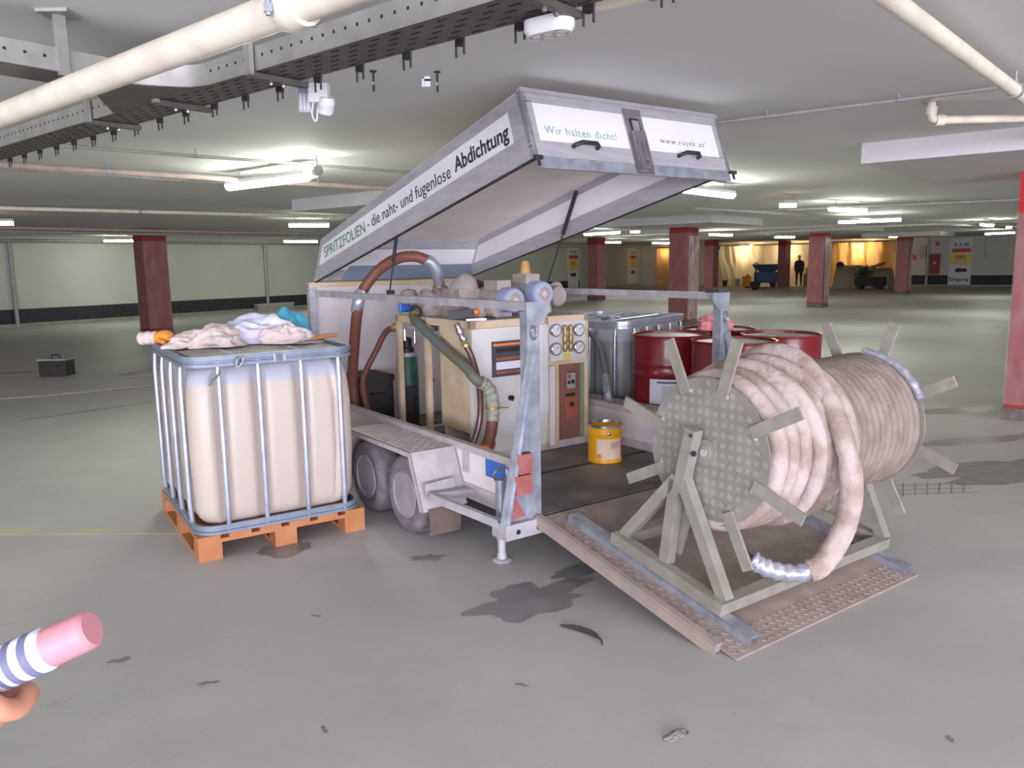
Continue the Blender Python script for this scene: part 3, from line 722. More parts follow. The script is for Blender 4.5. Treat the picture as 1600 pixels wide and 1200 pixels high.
# wheels
def wheel(uo, v, s):
    """uo: outer face; s=+1 points inwards (+u)"""
    ax = (s, 0, 0); c = (uo, v, 0.245)
    pr = [(0.135, 0.012), (0.15, 0.0), (0.195, -0.004), (0.225, 0.006), (0.240, 0.022), (0.245, 0.04), (0.245, 0.125), (0.240, 0.145), (0.22, 0.16), (0.14, 0.165)]
    w_ = T.part('wheel', B().lathe(pr, c, ax, 40, False), m_rubber)
    T.part('rim', B().lathe([(0.150, 0.004), (0.143, -0.004), (0.137, 0.0), (0.130, 0.035), (0.122, 0.04), (0.115, 0.075), (0.108, 0.095), (0.085, 0.085), (0.075, 0.078), (0.045, 0.078), (0.040, 0.05), (0.0, 0.045)], c, ax, 36), m_rim, w_)
    nb = B()
    for i in range(5):
        a = 2*PI*i/5; nb.lathe([(0.010, 0.062), (0.010, 0.08)], (uo, v + 0.060*math.cos(a), 0.245 + 0.060*math.sin(a)), ax, 6)
    T.part('wheel_nut', nb, m_galvw, w_)
    tg = B()
    for i in range(48):
        a = 2*PI*i/48
        for x0, x1 in ((0.03, 0.06), (0.066, 0.1), (0.106, 0.135)):
            p = Vector((uo + s*(x0 + x1)/2, v + 0.2455*math.cos(a), 0.245 + 0.2455*math.sin(a)))
            tg.bar(p - Vector((s*(x1-x0)/2, 0, 0)), p + Vector((s*(x1-x0)/2, 0, 0)), 0.018, 0.004, (0, -math.sin(a), math.cos(a)))
    T.part('tread', tg, m_rubber, w_, kind='stuff')
for v in (0.70, 1.25):
    wheel(-0.228, v, 1); wheel(1.958, v, -1)
T.part('axle', B().cyl((-0.1, 0.70, 0.245), (1.83, 0.70, 0.245), 0.03), m_blackm); T.part('axle', B().cyl((-0.1, 1.25, 0.245), (1.83, 1.25, 0.245), 0.03), m_blackm)
# fenders: trapezoid arch in chequer plate
for s, uo, ui in ((1, -0.262, 0.045), (-1, 1.972, 1.685)):
    path = [(0.40, 0.21), (0.535, 0.545), (1.46, 0.545), (1.60, 0.21)]
    b = B(); th = 0.005
    def off(i, t):
        vz = Vector((0, path[i][0], path[i][1])); ctr = Vector((0, 1.0, 0.1)); return vz + (ctr - vz).normalized()*t
    rs = []
    for i in range(4):
        p, q_ = off(i, 0), off(i, th*1.4)
        rs.append([Vector((uo, p.y, p.z)), Vector((ui, p.y, p.z)), Vector((ui, q_.y, q_.z)), Vector((uo, q_.y, q_.z))])
    b.rings(rs)
    f = T.part('fender', b, m_alud, angle=20)
    lp = B(); rs = []
    for i in range(4):
        p, q_ = off(i, 0), off(i, 0.045); rs.append([Vector((uo, p.y, p.z)), Vector((uo + s*0.004, p.y, p.z)), Vector((uo + s*0.004, q_.y, q_.z)), Vector((uo, q_.y, q_.z))])
    lp.rings(rs); T.part('fender_lip', lp, m_alud, f, angle=20)
    tb = B()
    for i in range(24):
        for j in range(8):
            v = 0.58 + i*0.037; u = uo + s*(0.025 + j*0.037); dz = 0.0022
            a = 1 if (i + j) % 2 else -1
            tb.bar((u - 0.010, v - 0.006*a, 0.546), (u + 0.010, v + 0.006*a, 0.546), 0.004, dz)
    T.part('chequer_relief', tb, m_alud, f, kind='stuff')
    um = [uo + s*0.03, uo + s*0.245]
    mf = B(); mf.grid(lambda a, c: Vector((um[0] + (um[1]-um[0])*a, 0.395 - 0.02*math.sin(c*3), 0.225 - 0.165*c)), 6, 6)
    for fc in range(9): pass
    bmesh.ops.solidify(mf.bm, geom=mf.bm.faces[:], thickness=0.006)
    fl = T.part('mud_flap', mf, M('mud_flap', (140, 122, 112), 0.85, scale=10, c2=(158, 140, 130)))
    # guard bracket between fender and bumper
    gb = B(); gp = [(uo + s*0.02, 0.34, 0.315), (uo + s*0.135, VR + 0.03, 0.268)]
    gb.bar(gp[0], gp[1], 0.008, 0.045); gb.bar(Vector(gp[0]) + Vector((s*0.012, 0, 0.02)), Vector(gp[1]) + Vector((s*0.012, 0, 0.02)), 0.03, 0.006)
    T.part('guard_bar', gb, m_galvw)
    gb = B(); gb.bar((uo + s*0.02, 0.345, 0.315), (ui, 0.32, 0.295), 0.006, 0.04); gb.bar((uo + s*0.02, 0.352, 0.336), (ui, 0.327, 0.316), 0.05, 0.006)
    gb.bar((uo + s*0.02, 0.405, 0.35), (uo + s*0.22, 0.40, 0.36), 0.006, 0.06)
    T.part('guard_bracket', gb, m_galvw)

# ramp (hinged tailgate, lying down to the floor)
RV, RZ = -0.235, 0.262; RL = math.hypot(1.575 - 0.235, RZ)
rdv, rdz = -(1.575 - 0.235) / RL, -RZ / RL
def RP(u, s, h): return Vector((u, RV + rdv*s + rdz*h, RZ + rdz*s - rdv*h))
def rbox(u0, u1, s0, s1, h0, h1):
    return B().hexa([RP(u0,s0,h0), RP(u1,s0,h0), RP(u1,s1,h0), RP(u0,s1,h0), RP(u0,s0,h1), RP(u1,s0,h1), RP(u1,s1,h1), RP(u0,s1,h1)])
def radd(b, u0, u1, s0, s1, h0, h1):
    return b.hexa([RP(u0,s0,h0), RP(u1,s0,h0), RP(u1,s1,h0), RP(u0,s1,h0), RP(u0,s0,h1), RP(u1,s0,h1), RP(u1,s1,h1), RP(u0,s1,h1)])
rp = T.part('ramp', rbox(0.115, 1.575, 0.0, RL, 0.0, 0.010), m_rampplate)
for u0, u1 in ((0.085, 0.12), (1.57, 1.605)):
    e = rbox(u0, u1, 0.0, RL - 0.09, -0.012, 0.032); radd(e, u0 - 0.006, u0 + 0.004, 0.0, RL - 0.09, -0.03, 0.022)
    T.part('edge_rail', e, m_rampedge, rp, bev=0.004)
wt = B()
for i, (s0, wv) in enumerate(((0.66, 0.010), (0.685, 0.018), (0.72, 0.012), (0.75, 0.022), (0.79, 0.010))):
    radd(wt, 0.0845, 0.0855 - 0.0065, s0, s0 + wv, -0.02, 0.012)
for u in (0.232, 1.50):
    ch = B(); radd(ch, u, u + 0.006, 0.10, RL - 0.03, 0.010, 0.048); radd(ch, u + 0.064, u + 0.07, 0.10, RL - 0.03, 0.010, 0.048); radd(ch, u, u + 0.07, 0.10, RL - 0.03, 0.044, 0.050)
    T.part('channel_track', ch, m_galv, rp)
rb_ = B()
random.seed(3)
for i in range(34):
    for j in range(4):
        s = 0.05 + i*0.039; u = 0.135 + j*0.024; a = 1 if (i + j) % 2 else -1
        rb_.bar(RP(u - 0.008, s - 0.008*a, 0.011), RP(u + 0.008, s + 0.008*a, 0.011), 0.004, 0.003)
for i in range(50):
    for j in range(4):
        u = 0.33 + i*0.0235; s = 1.235 + j*0.035; a = 1 if (i + j) % 2 else -1
        if u < 1.49: rb_.bar(RP(u - 0.007, s - 0.007*a, 0.011), RP(u + 0.007, s + 0.007*a, 0.011), 0.004, 0.003)
T.part('tread_relief', rb_, m_rampplate, rp, kind='stuff')
hg = B()
for u in (0.16, 0.85, 1.52): hg.cyl((u - 0.05, RV + 0.005, RZ - 0.012), (u + 0.05, RV + 0.005, RZ - 0.012), 0.012, n=10)
T.part('hinge', hg, m_galvw, rp)
# drawbar
db = B(); db.bar((0.39, 3.0, 0.19), (0.865, 4.1, 0.3), 0.07, 0.08); db.bar((1.34, 3.0, 0.19), (0.865, 4.1, 0.3), 0.07, 0.08); db.cyl((0.865, 3.9, 0.02), (0.865, 3.9, 0.55), 0.03)
T.part('drawbar', db, m_galvw)
# metal offcut rail at the tail of the bed
T.part('floor_angle', B().prism([(0.20, -0.10, 0.276), (0.23, -0.10, 0.276), (0.23, -0.10, 0.282), (0.206, -0.10, 0.282), (0.206, -0.10, 0.325), (0.20, -0.10, 0.325)], (0.0, 0.34, 0)), m_galvw)
for v in (0.45, 1.1, 1.75, 2.35):
    T.part('floor_seam', B().box(U0 + 0.05, U1 - 0.05, v, v + 0.03, 0.275, 0.279), m_blackm)

# lid: rear bottom rb, rear top rt, front bottom fb, front top ft in (v, z)
rbP, rtP, fbP, ftP = (-0.2165, 2.193), (-0.09, 2.547), (2.87, 1.52), (2.67, 1.87)
LU0, LU1 = 0.12, 1.665
def lp2(s, t):
    """point on the lid side: s 0 front .. 1 rear, t 0 bottom .. 1 top"""
    b = (fbP[0] + (rbP[0]-fbP[0])*s, fbP[1] + (rbP[1]-fbP[1])*s); tp = (ftP[0] + (rtP[0]-ftP[0])*s, ftP[1] + (rtP[1]-ftP[1])*s)
    return (b[0] + (tp[0]-b[0])*t, b[1] + (tp[1]-b[1])*t)
def lquad(u0, u1, s0, s1, t0, t1, b=None):
    b = b or B(); c = [lp2(s0, t0), lp2(s1, t0), lp2(s1, t1), lp2(s0, t1)]
    return b.hexa([Vector((u0, p[0], p[1])) for p in c] + [Vector((u1, p[0], p[1])) for p in c])
lid = T.part('lid', lquad(LU0, LU1, 0.0, 1.0, 0.975, 1.0), m_grey_in, label='raised hinged lid')
for u0, u1, so in ((LU0, LU0 + 0.03, -1), (LU1 - 0.03, LU1, 1)):
    T.part('lid_side_panel', lquad(u0 + 0.008, u1 - 0.008, 0.012, 0.965, 0.33, 0.83), m_white, lid)
    fr = B(); lquad(u0, u1, 0.0, 1.0, 0.0, 0.345, fr); lquad(u0, u1, 0.0, 1.0, 0.82, 1.0, fr); lquad(u0, u1, 0.0, 0.02, 0.33, 0.83, fr); lquad(u0, u1, 0.955, 1.0, 0.33, 0.83, fr)
    T.part('lid_side_frame', fr, m_alu, lid, bev=0.003)
    gr = B()
    for tt in (0.12, 0.20): lquad(u0 - 0.002 if so < 0 else u1 - 0.001, u0 + 0.001 if so < 0 else u1 + 0.002, 0.0, 1.0, tt, tt + 0.012, gr)
    T.part('frame_groove', gr, m_alud, lid)
    T.part('seal', lquad(u0 + 0.004, u1 - 0.004, 0.0, 1.0, -0.02, 0.005), m_blackm, lid)
# rear face of the lid: basis along u and up the face
fd = Vector((0, rtP[0]-rbP[0], rtP[1]-rbP[1])); FL = fd.length; fd.normalize(); fn = Vector((0, -fd.z, fd.y))   # outward, to the tail
R0 = Vector((0, rbP[0], rbP[1]))
def fpt(u, t, h=0.0): return R0 + Vector((u, 0, 0)) + fd*t + fn*h
def fbox(u0, u1, t0, t1, h0, h1, b=None):
    b = b or B()
    return b.hexa([fpt(u0,t0,h0), fpt(u1,t0,h0), fpt(u1,t1,h0), fpt(u0,t1,h0), fpt(u0,t0,h1), fpt(u1,t0,h1), fpt(u1,t1,h1), fpt(u0,t1,h1)])
T.part('lid_rear_panel', fbox(LU0 + 0.05, LU1 - 0.05, 0.09, 0.32, -0.02, -0.004), m_white, lid)
fr = B(); fbox(LU0, LU1, 0.01, 0.098, -0.03, 0.0, fr); fbox(LU0, LU1, 0.312, FL, -0.03, 0.0, fr); fbox(LU0, LU0 + 0.065, 0.09, 0.32, -0.03, 0.0, fr); fbox(LU1 - 0.065, LU1, 0.09, 0.32, -0.03, 0.0, fr)
T.part('lid_rear_frame', fr, m_alu, lid, bev=0.003)
T.part('frame_groove', fbox(LU0 + 0.015, LU1 - 0.015, 0.345, 0.349, -0.01, 0.0015), m_alud, lid)
T.part('lid_rear_lip', fbox(LU0 + 0.02, LU1 - 0.01, -0.055, 0.012, -0.012, -0.002), m_galv, lid)
T.part('lid_cap_edge', fbox(LU0, LU1, FL - 0.012, FL + 0.012, -0.03, 0.008), m_alu, lid, bev=0.003)
# over-centre latch
la = B(); fbox(0.835, 0.975, -0.05, 0.345, 0.0, 0.006, la)
lt = T.part('lid_latch', la, m_chrome, lid, bev=0.004)
bmv = [v for v in ()]
l2 = B(); fbox(0.855, 0.955, 0.02, 0.20, 0.006, 0.028, l2); fbox(0.862, 0.875, -0.03, 0.14, 0.028, 0.034, l2); fbox(0.935, 0.948, -0.03, 0.14, 0.028, 0.034, l2); fbox(0.898, 0.912, 0.02, 0.13, 0.028, 0.034, l2)
T.part('latch_lever', l2, m_chrome, lid, bev=0.004)
T.part('latch_recess', fbox(0.872, 0.945, 0.21, 0.285, 0.004, 0.010), m_black, lid)
T.part('latch_window', fbox(0.882, 0.935, 0.205, 0.272, 0.009, 0.013), m_galv, lid)
T.part('latch_catch', fbox(0.85, 0.96, -0.052, -0.02, 0.006, 0.016).lathe([(0.008, 0), (0.008, 0.09)], fpt(0.86, -0.02, 0.02), (1, 0, 0), 8), m_chrome, lid)
for c in (0.486, 1.30):
    hp = [fpt(c - 0.085, 0.078, 0.0), fpt(c - 0.082, 0.078, 0.022), fpt(c - 0.05, 0.085, 0.045), fpt(c + 0.05, 0.085, 0.045), fpt(c + 0.082, 0.078, 0.022), fpt(c + 0.085, 0.078, 0.0)]
    T.part('lid_handle', B().tube(hp, 0.012, 8), m_black, lid)
for u in (LU0 + 0.01, LU1 - 0.0):
    T.part('corner_pin', B().cyl(fpt(u - 0.02, -0.005, 0.012), fpt(u + 0.03, -0.005, 0.012), 0.012, n=10).cyl(fpt(u + 0.005, -0.05, 0.01), fpt(u + 0.005, 0, 0.01), 0.008, n=8), m_blackm, lid)
# lid inside: front slanted wall, ribs
def lcross(s0, s1, t0, t1, mat, nm): return T.part(nm, lquad(LU0 + 0.03, LU1 - 0.03, s0, s1, t0, t1), mat, lid)
lcross(0.0, 0.012, 0.24, 0.74, m_white, 'lid_front_panel')
frb = B(); lquad(LU0 + 0.03, LU1 - 0.03, 0.0, 0.016, 0.0, 0.25, frb); lquad(LU0 + 0.03, LU1 - 0.03, 0.0, 0.016, 0.73, 0.98, frb)
T.part('lid_front_frame', frb, m_alu, lid)
T.part('front_flap', B().hexa([Vector((0.34, 2.80, 1.535)), Vector((1.62, 2.80, 1.535)), Vector((1.62, 2.79, 1.535)), Vector((0.34, 2.79, 1.535)),
                               Vector((0.44, 2.76, 1.715)), Vector((1.64, 2.76, 1.715)), Vector((1.64, 2.75, 1.715)), Vector((0.44, 2.75, 1.715))]), m_bluesheet, lid, label='blue-grey sheet inside the lid front')
# lettering
xs = Vector((0, rbP[0]-fbP[0], rbP[1]-fbP[1])).normalized(); ys = Vector((0, -xs.z, xs.y)) * -1
ys = Vector((0, xs.z, -xs.y)); ys = ys if ys.z > 0 else -ys
def onside(v, t=0.475):
    s_ = (v - fbP[0] - t*(ftP[0]-fbP[0])) / ((rbP[0]-fbP[0]) + t*((rtP[0]-ftP[0]) - (rbP[0]-fbP[0]))); q = lp2(s_, t); return Vector((LU0 + 0.007, q[0], q[1]))
T.text('SPRITZFOLIEN', m_green, onside(2.62), xs, ys, 0.80, 0.082, lid, label='green lettering')
T.text('- die naht- und fugenlose', m_ink, onside(1.795), xs, ys, 1.205, 0.082, lid)
T.text('Abdichtung', m_ink, onside(0.572), xs, ys, 0.575, 0.086, lid, bold=0.022)
T.text('Wir halten dicht!', m_greenl, fpt(0.232, 0.142, -0.004), (1, 0, 0), fd, 0.512, 0.046, lid, spacing=1.15, label='pale green lettering')
T.text("www.rojek.at'", m_inkg, fpt(1.095, 0.156, -0.004), (1, 0, 0), fd, 0.40, 0.034, lid, spacing=1.35)
# gas struts
for u, p0, p1 in ((0.185, (1.47, 1.845), (1.61, 1.45)), (1.605, (1.205, 2.19), (1.60, 1.44))):
    a = Vector((u, *p0)); b = Vector((u, *p1)); m_ = a + (b - a)*0.42
    g = T.part('gas_strut', B().cyl(a, m_, 0.013 if u < 1 else 0.016, n=12), m_black)
    T.part('strut_rod', B().cyl(m_, b, 0.006, n=8), m_blackm, g)
    T.part('strut_mount', B().box(u - 0.012, u + 0.03 if u < 1 else u + 0.012, b.y - 0.025, b.y + 0.025, 1.445, 1.475), m_blackm, g)
T.part('rail_fitting', B().box(1.56, 1.66, -0.23, -0.12, 1.447, 1.475), m_blackm)

# ------------------------------------------------------------------ pump unit on the trailer bed
K = Th('pump_unit', 'beige spray machine cabinet with control panel, gauges and dusty motors on top', 'machine', (0.97, 1.45, 0.279), 'T')
Z0 = 0.279
u0, u1, v0, v1 = 0.45, 1.50, 0.95, 2.05
fr = B()
for (a, b) in ((u0, v0), (u1 - 0.04, v0), (u0, v1 - 0.04), (u1 - 0.04, v1 - 0.04), (u0, 1.56)): fr.box(a, a + 0.04, b, b + 0.04, Z0, 1.262)
fr.box(1.082, 1.118, v0, v0 + 0.04, Z0, 1.262)
for a, b, c, d in ((u0, u1, v0, v0 + 0.04), (u0, u1, v1 - 0.04, v1), (u0, u0 + 0.04, v0, v1), (u1 - 0.04, u1, v0, v1)): fr.box(a, b, c, d, 1.215, 1.263)
fr.box(1.1, u1, v0 - 0.004, v0 + 0.036, 0.905, 0.94); fr.box(1.175, 1.213, v0 - 0.002, v0 + 0.03, 0.30, 0.91)
K.part('frame', fr, m_cream)
K.part('skid', B().box(u0, u1, v0, v0 + 0.06, Z0, 0.335).box(u0, u1, v1 - 0.06, v1, Z0, 0.335), m_alud)
K.part('top_plate', B().box(u0 + 0.01, u1 - 0.01, v0 + 0.01, v1 - 0.01, 1.255, 1.268), m_dust)
K.part('side_panel', B().box(u0 - 0.004, u0 + 0.012, v0 + 0.03, 1.36, 0.49, 1.22).box(u0 - 0.006, u0 + 0.012, v0 + 0.03, 1.36, 0.49, 0.515), m_cream)
K.part('inner_panel', B().box(u0 + 0.04, 1.07, 1.36, 1.40, 0.34, 1.21), m_cabgrey)
K.part('front_panel', B().box(u0 + 0.005, 1.085, v0 - 0.004, v0 + 0.02, 0.335, 0.46), m_cabgrey)
dr_ = K.part('control_cabinet', B().box(0.435, 1.075, v0 - 0.035, v0, 0.458, 1.215), m_cabgrey, bev=0.006)
K.part('cabinet_lip', B().box(1.03, 1.078, v0 - 0.046, v0 - 0.035, 0.57, 1.21), m_cabgrey, dr_)
dp = K.part('display', B().box(0.592, 0.915, v0 - 0.046, v0 - 0.035, 0.875, 1.122), m_screen)
ob = B(); ob.box(0.60, 0.91, v0 - 0.049, v0 - 0.046, 1.090, 1.106); ob.box(0.845, 0.91, v0 - 0.049, v0 - 0.046, 0.955, 0.995); ob.box(0.845, 0.91, v0 - 0.049, v0 - 0.046, 0.905, 0.945)
K.part('orange_bar', ob, m_orange, dp)
kb = B()
for i in range(9):
    x = 0.625 + i*0.0235; kb.box(x, x + 0.018, v0 - 0.049, v0 - 0.046, 0.990, 1.008); kb.box(x, x + 0.018, v0 - 0.049, v0 - 0.046, 0.895, 0.913)
for i in range(3):
    for j in range(3): kb.box(0.85 + i*0.02, 0.864 + i*0.02, v0 - 0.049, v0 - 0.046, 1.01 + j*0.024, 1.028 + j*0.024)
K.part('key_row', kb, m_orangebr, dp)
K.part('screen', B().box(0.622, 0.832, v0 - 0.049, v0 - 0.046, 0.925, 0.978), m_lcd, dp)
K.part('screen_dark', B().box(0.622, 0.832, v0 - 0.049, v0 - 0.046, 1.045, 1.076), m_black, dp)
kn = K.part('main_switch', B().box(0.705, 0.765, v0 - 0.04, v0 - 0.034, 0.692, 0.752), m_cabgrey, bev=0.003)
K.part('switch_knob', B().cyl((0.739, v0 - 0.04, 0.718), (0.739, v0 - 0.065, 0.718), 0.019, n=14).box(0.733, 0.745, v0 - 0.075, v0 - 0.06, 0.70, 0.737), m_black, kn)
gp = K.part('gauge_panel', B().box(1.118, 1.465, v0 - 0.008, v0 + 0.01, 0.938, 1.225), m_cabgrey)
for (u, z) in ((1.165, 1.165), (1.385, 1.155), (1.165, 1.028), (1.385, 1.026)):
    g = K.part('gauge', B().lathe([(0.046, 0), (0.048, 0.03), (0.043, 0.034), (0.041, 0.026), (0, 0.026)], (u, v0 - 0.008, z), (0, -1, 0), 24), m_chrome)
    K.part('dial', B().lathe([(0.040, 0.0265), (0, 0.0275)], (u, v0 - 0.008, z), (0, -1, 0), 20), m_gauge, g)
    K.part('needle', B().bar((u, v0 - 0.038, z), (u + 0.02, v0 - 0.038, z + 0.018), 0.004, 0.002), m_black, g)
rg = B()
for du, m in ((-0.025, 0), (0.03, 1)):
    rg.lathe([(0.010, 0), (0.016, 0.02), (0.016, 0.05), (0.012, 0.06), (0.018, 0.075), (0.018, 0.12), (0.012, 0.13), (0.016, 0.16), (0.016, 0.19), (0.006, 0.20)], (1.275 + du, v0 - 0.03, 1.0), (0, 0, 1), 14)
rg.cyl((1.24, v0 - 0.03, 1.03), (1.31, v0 - 0.03, 1.03), 0.009, n=8).cyl((1.24, v0 - 0.03, 1.17), (1.31, v0 - 0.03, 1.17), 0.009, n=8)
K.part('regulator', rg, m_brass)
K.part('tag', B().box(1.25, 1.31, v0 - 0.016, v0 - 0.01, 0.945, 0.985), m_signy)
K.part('trim_panel', B().box(1.122, 1.172, v0 - 0.002, v0 + 0.02, 0.31, 0.90), m_whited)
K.part('green_strip', B().box(1.415, 1.452, v0 + 0.0, v0 + 0.02, 0.34, 0.905), m_greenstrip)
hp_ = K.part('heater_panel', B().box(1.222, 1.414, v0 - 0.004, v0 + 0.02, 0.335, 0.905), m_brownpan)
K.part('meter', B().box(1.27, 1.37, v0 - 0.014, v0 - 0.004, 0.715, 0.845), m_chrome, hp_)
K.part('meter_face', B().box(1.28, 1.36, v0 - 0.016, v0 - 0.014, 0.72, 0.835), m_pipeg, hp_)
K.part('meter_digits', B().box(1.282, 1.32, v0 - 0.018, v0 - 0.016, 0.80, 0.822), m_redlamp, hp_)
K.part('meter_keys', B().box(1.285, 1.31, v0 - 0.018, v0 - 0.016, 0.755, 0.78).box(1.32, 1.35, v0 - 0.018, v0 - 0.016, 0.755, 0.785), m_black, hp_)
kk = B()
for i in range(3): kk.cyl((1.285 + i*0.03, v0 - 0.004, 0.672), (1.285 + i*0.03, v0 - 0.018, 0.672), 0.011, n=10)
K.part('push_button', kk, m_black, hp_)
K.part('red_switch_box', B().box(1.262, 1.388, v0 - 0.012, v0 - 0.004, 0.50, 0.655), m_redpan, hp_)
K.part('red_switch', B().cyl((1.32, v0 - 0.012, 0.60), (1.32, v0 - 0.03, 0.60), 0.016, n=12), m_black, hp_)
K.part('drain_plate', B().lathe([(0.052, 0), (0.052, 0.012)], (0.575, v0 - 0.004, 0.40), (0, -1, 0), 18), m_redpan)
# motors on top: axis along v, fan cowl to the tail
def motor(u, z, v, r, L, terminal=True):
    fins = []
    x = 0.0
    while x < L:
        fins += [(r*0.86, x), (r*0.98, x + 0.003), (r*0.98, x + 0.012), (r*0.86, x + 0.015)]; x += 0.022
    m_ = K.part('motor', B().lathe([(0.0, -0.002)] + fins + [(0.0, L + 0.01)], (u, v + 0.11, z), (0, 1, 0), 24), m_dust)
    K.part('fan_cowl', B().lathe([(r*0.62, -0.001), (r*0.86, 0.002), (r*0.97, 0.014), (r, 0.035), (r, 0.13), (r*0.9, 0.13)], (u, v, z), (0, 1, 0), 30), m_bluegrey, m_)
    K.part('cowl_grill', B().lathe([(r*0.63, -0.003), (r*0.63, 0.002)], (u, v, z), (0, 1, 0), 26), m_grill, m_)
    hb = B()
    for i in range(-5, 6):
        for j in range(-5, 6):
            if i*i + j*j < 27 and i*i + j*j > 4: hb.box(u + i*r*0.11 - r*0.03, u + i*r*0.11 + r*0.03, v - 0.0042, v - 0.003, z + j*r*0.11 - r*0.03, z + j*r*0.11 + r*0.03)
    K.part('grill_holes', hb, m_hole, m_, kind='stuff')
    K.part('motor_foot', B().box(u - r*0.8, u + r*0.8, v + 0.15, v + 0.11 + L*0.9, 1.266, z - r*0.8), m_dust, m_)
    if terminal: K.part('terminal_box', B().box(u - r*0.75, u + r*0.6, v + 0.13, v + 0.30, z + r*0.8, z + r*1.55), m_dust, m_, bev=0.008)
    return m_
motor(0.865, 1.392, 1.0, 0.09, 0.30); m2 = motor(1.125, 1.428, 1.0, 0.092, 0.30)
K.part('beacon', B().lathe([(0.040, 0), (0.040, 0.01), (0.036, 0.03), (0.030, 0.075), (0.020, 0.092), (0.0, 0.096)], (1.10, 1.20, 1.575), (0, 0, 1), 18), m_orange if False else M('beacon_amber', (188, 146, 86), 0.5, var=0.06))
K.part('beacon_stand', B().box(1.06, 1.14, 1.16, 1.25, 1.545, 1.576), m_dust)
K.part('blower', B().lathe([(0.0, 0), (0.03, 0), (0.05, 0.012), (0.075, 0.03), (0.08, 0.07), (0.06, 0.10), (0.0, 0.10)], (1.345, 1.20, 1.40), (0.3, -1, 0), 22).cyl((1.345, 1.25, 1.27), (1.345, 1.25, 1.36), 0.035), m_dust)
K.part('blower_elbow', B().tube(spline([(1.36, 1.22, 1.46), (1.42, 1.22, 1.48), (1.46, 1.22, 1.42)], 5), 0.03, 10), m_dust)
# pump body with flanges, axis along u
K.part('pump_body', B().lathe([(0.0, 0), (0.06, 0), (0.085, 0.02), (0.10, 0.03), (0.10, 0.055), (0.08, 0.06), (0.075, 0.12), (0.10, 0.125), (0.10, 0.15), (0.085, 0.155), (0.08, 0.30), (0.06, 0.33), (0.0, 0.33)], (0.50, 1.72, 1.372), (1, 0, 0), 26), m_dust)
K.part('pump_foot', B().box(0.52, 0.82, 1.64, 1.80, 1.266, 1.32), m_dust)
K.part('pump_outlet', B().cyl((0.75, 1.80, 1.36), (0.75, 1.84, 1.46), 0.05, n=16).lathe([(0.052, 0), (0.06, 0.0), (0.06, 0.02), (0.052, 0.02)], (0.75, 1.86, 1.445), (0, 0, 1), 18, False), m_dust)
K.part('gearbox', B().box(0.62, 0.80, 1.36, 1.60, 1.266, 1.47), m_dust, bev=0.03, seg=2)
K.part('gearbox_hood', B().lathe([(0.09, 0), (0.10, 0.05), (0.085, 0.13), (0.05, 0.16), (0, 0.17)], (0.70, 1.50, 1.44), (0.2, -0.5, 0.4), 18), m_dust)
K.part('pump_lobe', B().lathe([(0.0, 0), (0.05, 0.0), (0.075, 0.03), (0.075, 0.09), (0.05, 0.12), (0.0, 0.12)], (0.62, 1.22, 1.335), (0.6, -0.8, 0), 20).lathe([(0.0, 0), (0.04, 0.0), (0.055, 0.02), (0.055, 0.08), (0.0, 0.09)], (0.74, 1.16, 1.325), (0.3, -0.9, 0), 18), m_dust)
K.part('filter_housing', B().lathe([(0.07, 0), (0.075, 0.04), (0.07, 0.16), (0.05, 0.19), (0.0, 0.2)], (0.30 + 0.25, 2.0, 1.266), (0, 0, 1), 20), m_dust)
K.part('valve', B().cyl((0.50, 1.9, 1.32), (0.42, 1.9, 1.32), 0.03).cyl((0.42, 1.9, 1.30), (0.42, 1.9, 1.36), 0.018), m_blue)
K.part('drive_hose', B().tube(spline([(0.80, 1.7, 1.42), (0.86, 1.7, 1.50), (0.95, 1.62, 1.50), (1.0, 1.5, 1.45)], 6), 0.035, 10), m_hosedark)
K.part('riser_pipe', B().cyl((0.58, 1.78, 1.20), (0.58, 1.78, 0.75), 0.03, n=14).cyl((0.50, 1.9, 1.17), (0.62, 1.7, 1.17), 0.025, n=12).lathe([(0.05, 0), (0.05, 0.02)], (0.58, 1.78, 0.75), (0, 0, 1), 16), m_pipeg)
K.part('ball_valve', B().cyl((0.58, 1.78, 0.75), (0.58, 1.78, 0.36), 0.016, n=10).lathe([(0.02, 0), (0.03, 0.02), (0.03, 0.05), (0.02, 0.07)], (0.58, 1.78, 0.62), (0, 0, 1), 12).lathe([(0.02, 0), (0.032, 0.02), (0.032, 0.05), (0.02, 0.07)], (0.58, 1.78, 0.45), (0, 0, 1), 12), m_brass)
K.part('shackle', B().cyl((0.50, 2.0, 1.15), (0.50, 2.0, 1.06), 0.012, n=8).cyl((0.55, 1.93, 1.15), (0.55, 1.93, 1.04), 0.012, n=8), m_chrome)

# things standing in or lying on the machine
t = Th('gas_cylinder', 'slim gas cylinder with a green band and black head inside the machine frame', 'cylinder', (0.62, 2.20, 0.276), 'T')
t.part('body', B().lathe([(0.082, 0), (0.086, 0.02), (0.086, 0.40)], (0.62, 2.20, 0.276), (0, 0, 1), 24), m_blackm)
t.part('green_band', B().lathe([(0.086, 0.40), (0.088, 0.40), (0.088, 0.62), (0.075, 0.64)], (0.62, 2.20, 0.276), (0, 0, 1), 24), M('cylinder_green', (44, 92, 72), 0.5, var=0.2))
t.part('collar', B().lathe([(0.084, 0.635), (0.084, 0.665), (0.05, 0.67)], (0.62, 2.20, 0.276), (0, 0, 1), 24), m_galvw)
t.part('head', B().lathe([(0.06, 0.66), (0.06, 0.70), (0.045, 0.71), (0.045, 0.78), (0.03, 0.79), (0.0, 0.79)], (0.62, 2.20, 0.276), (0, 0, 1), 20), m_black)
b = B()
for i, tx in enumerate(((0.30, 0.56, 2.30, 2.62, 0.275, 0.70), (0.32, 0.54, 2.32, 2.60, 0.70, 0.76))): b.box(*tx)
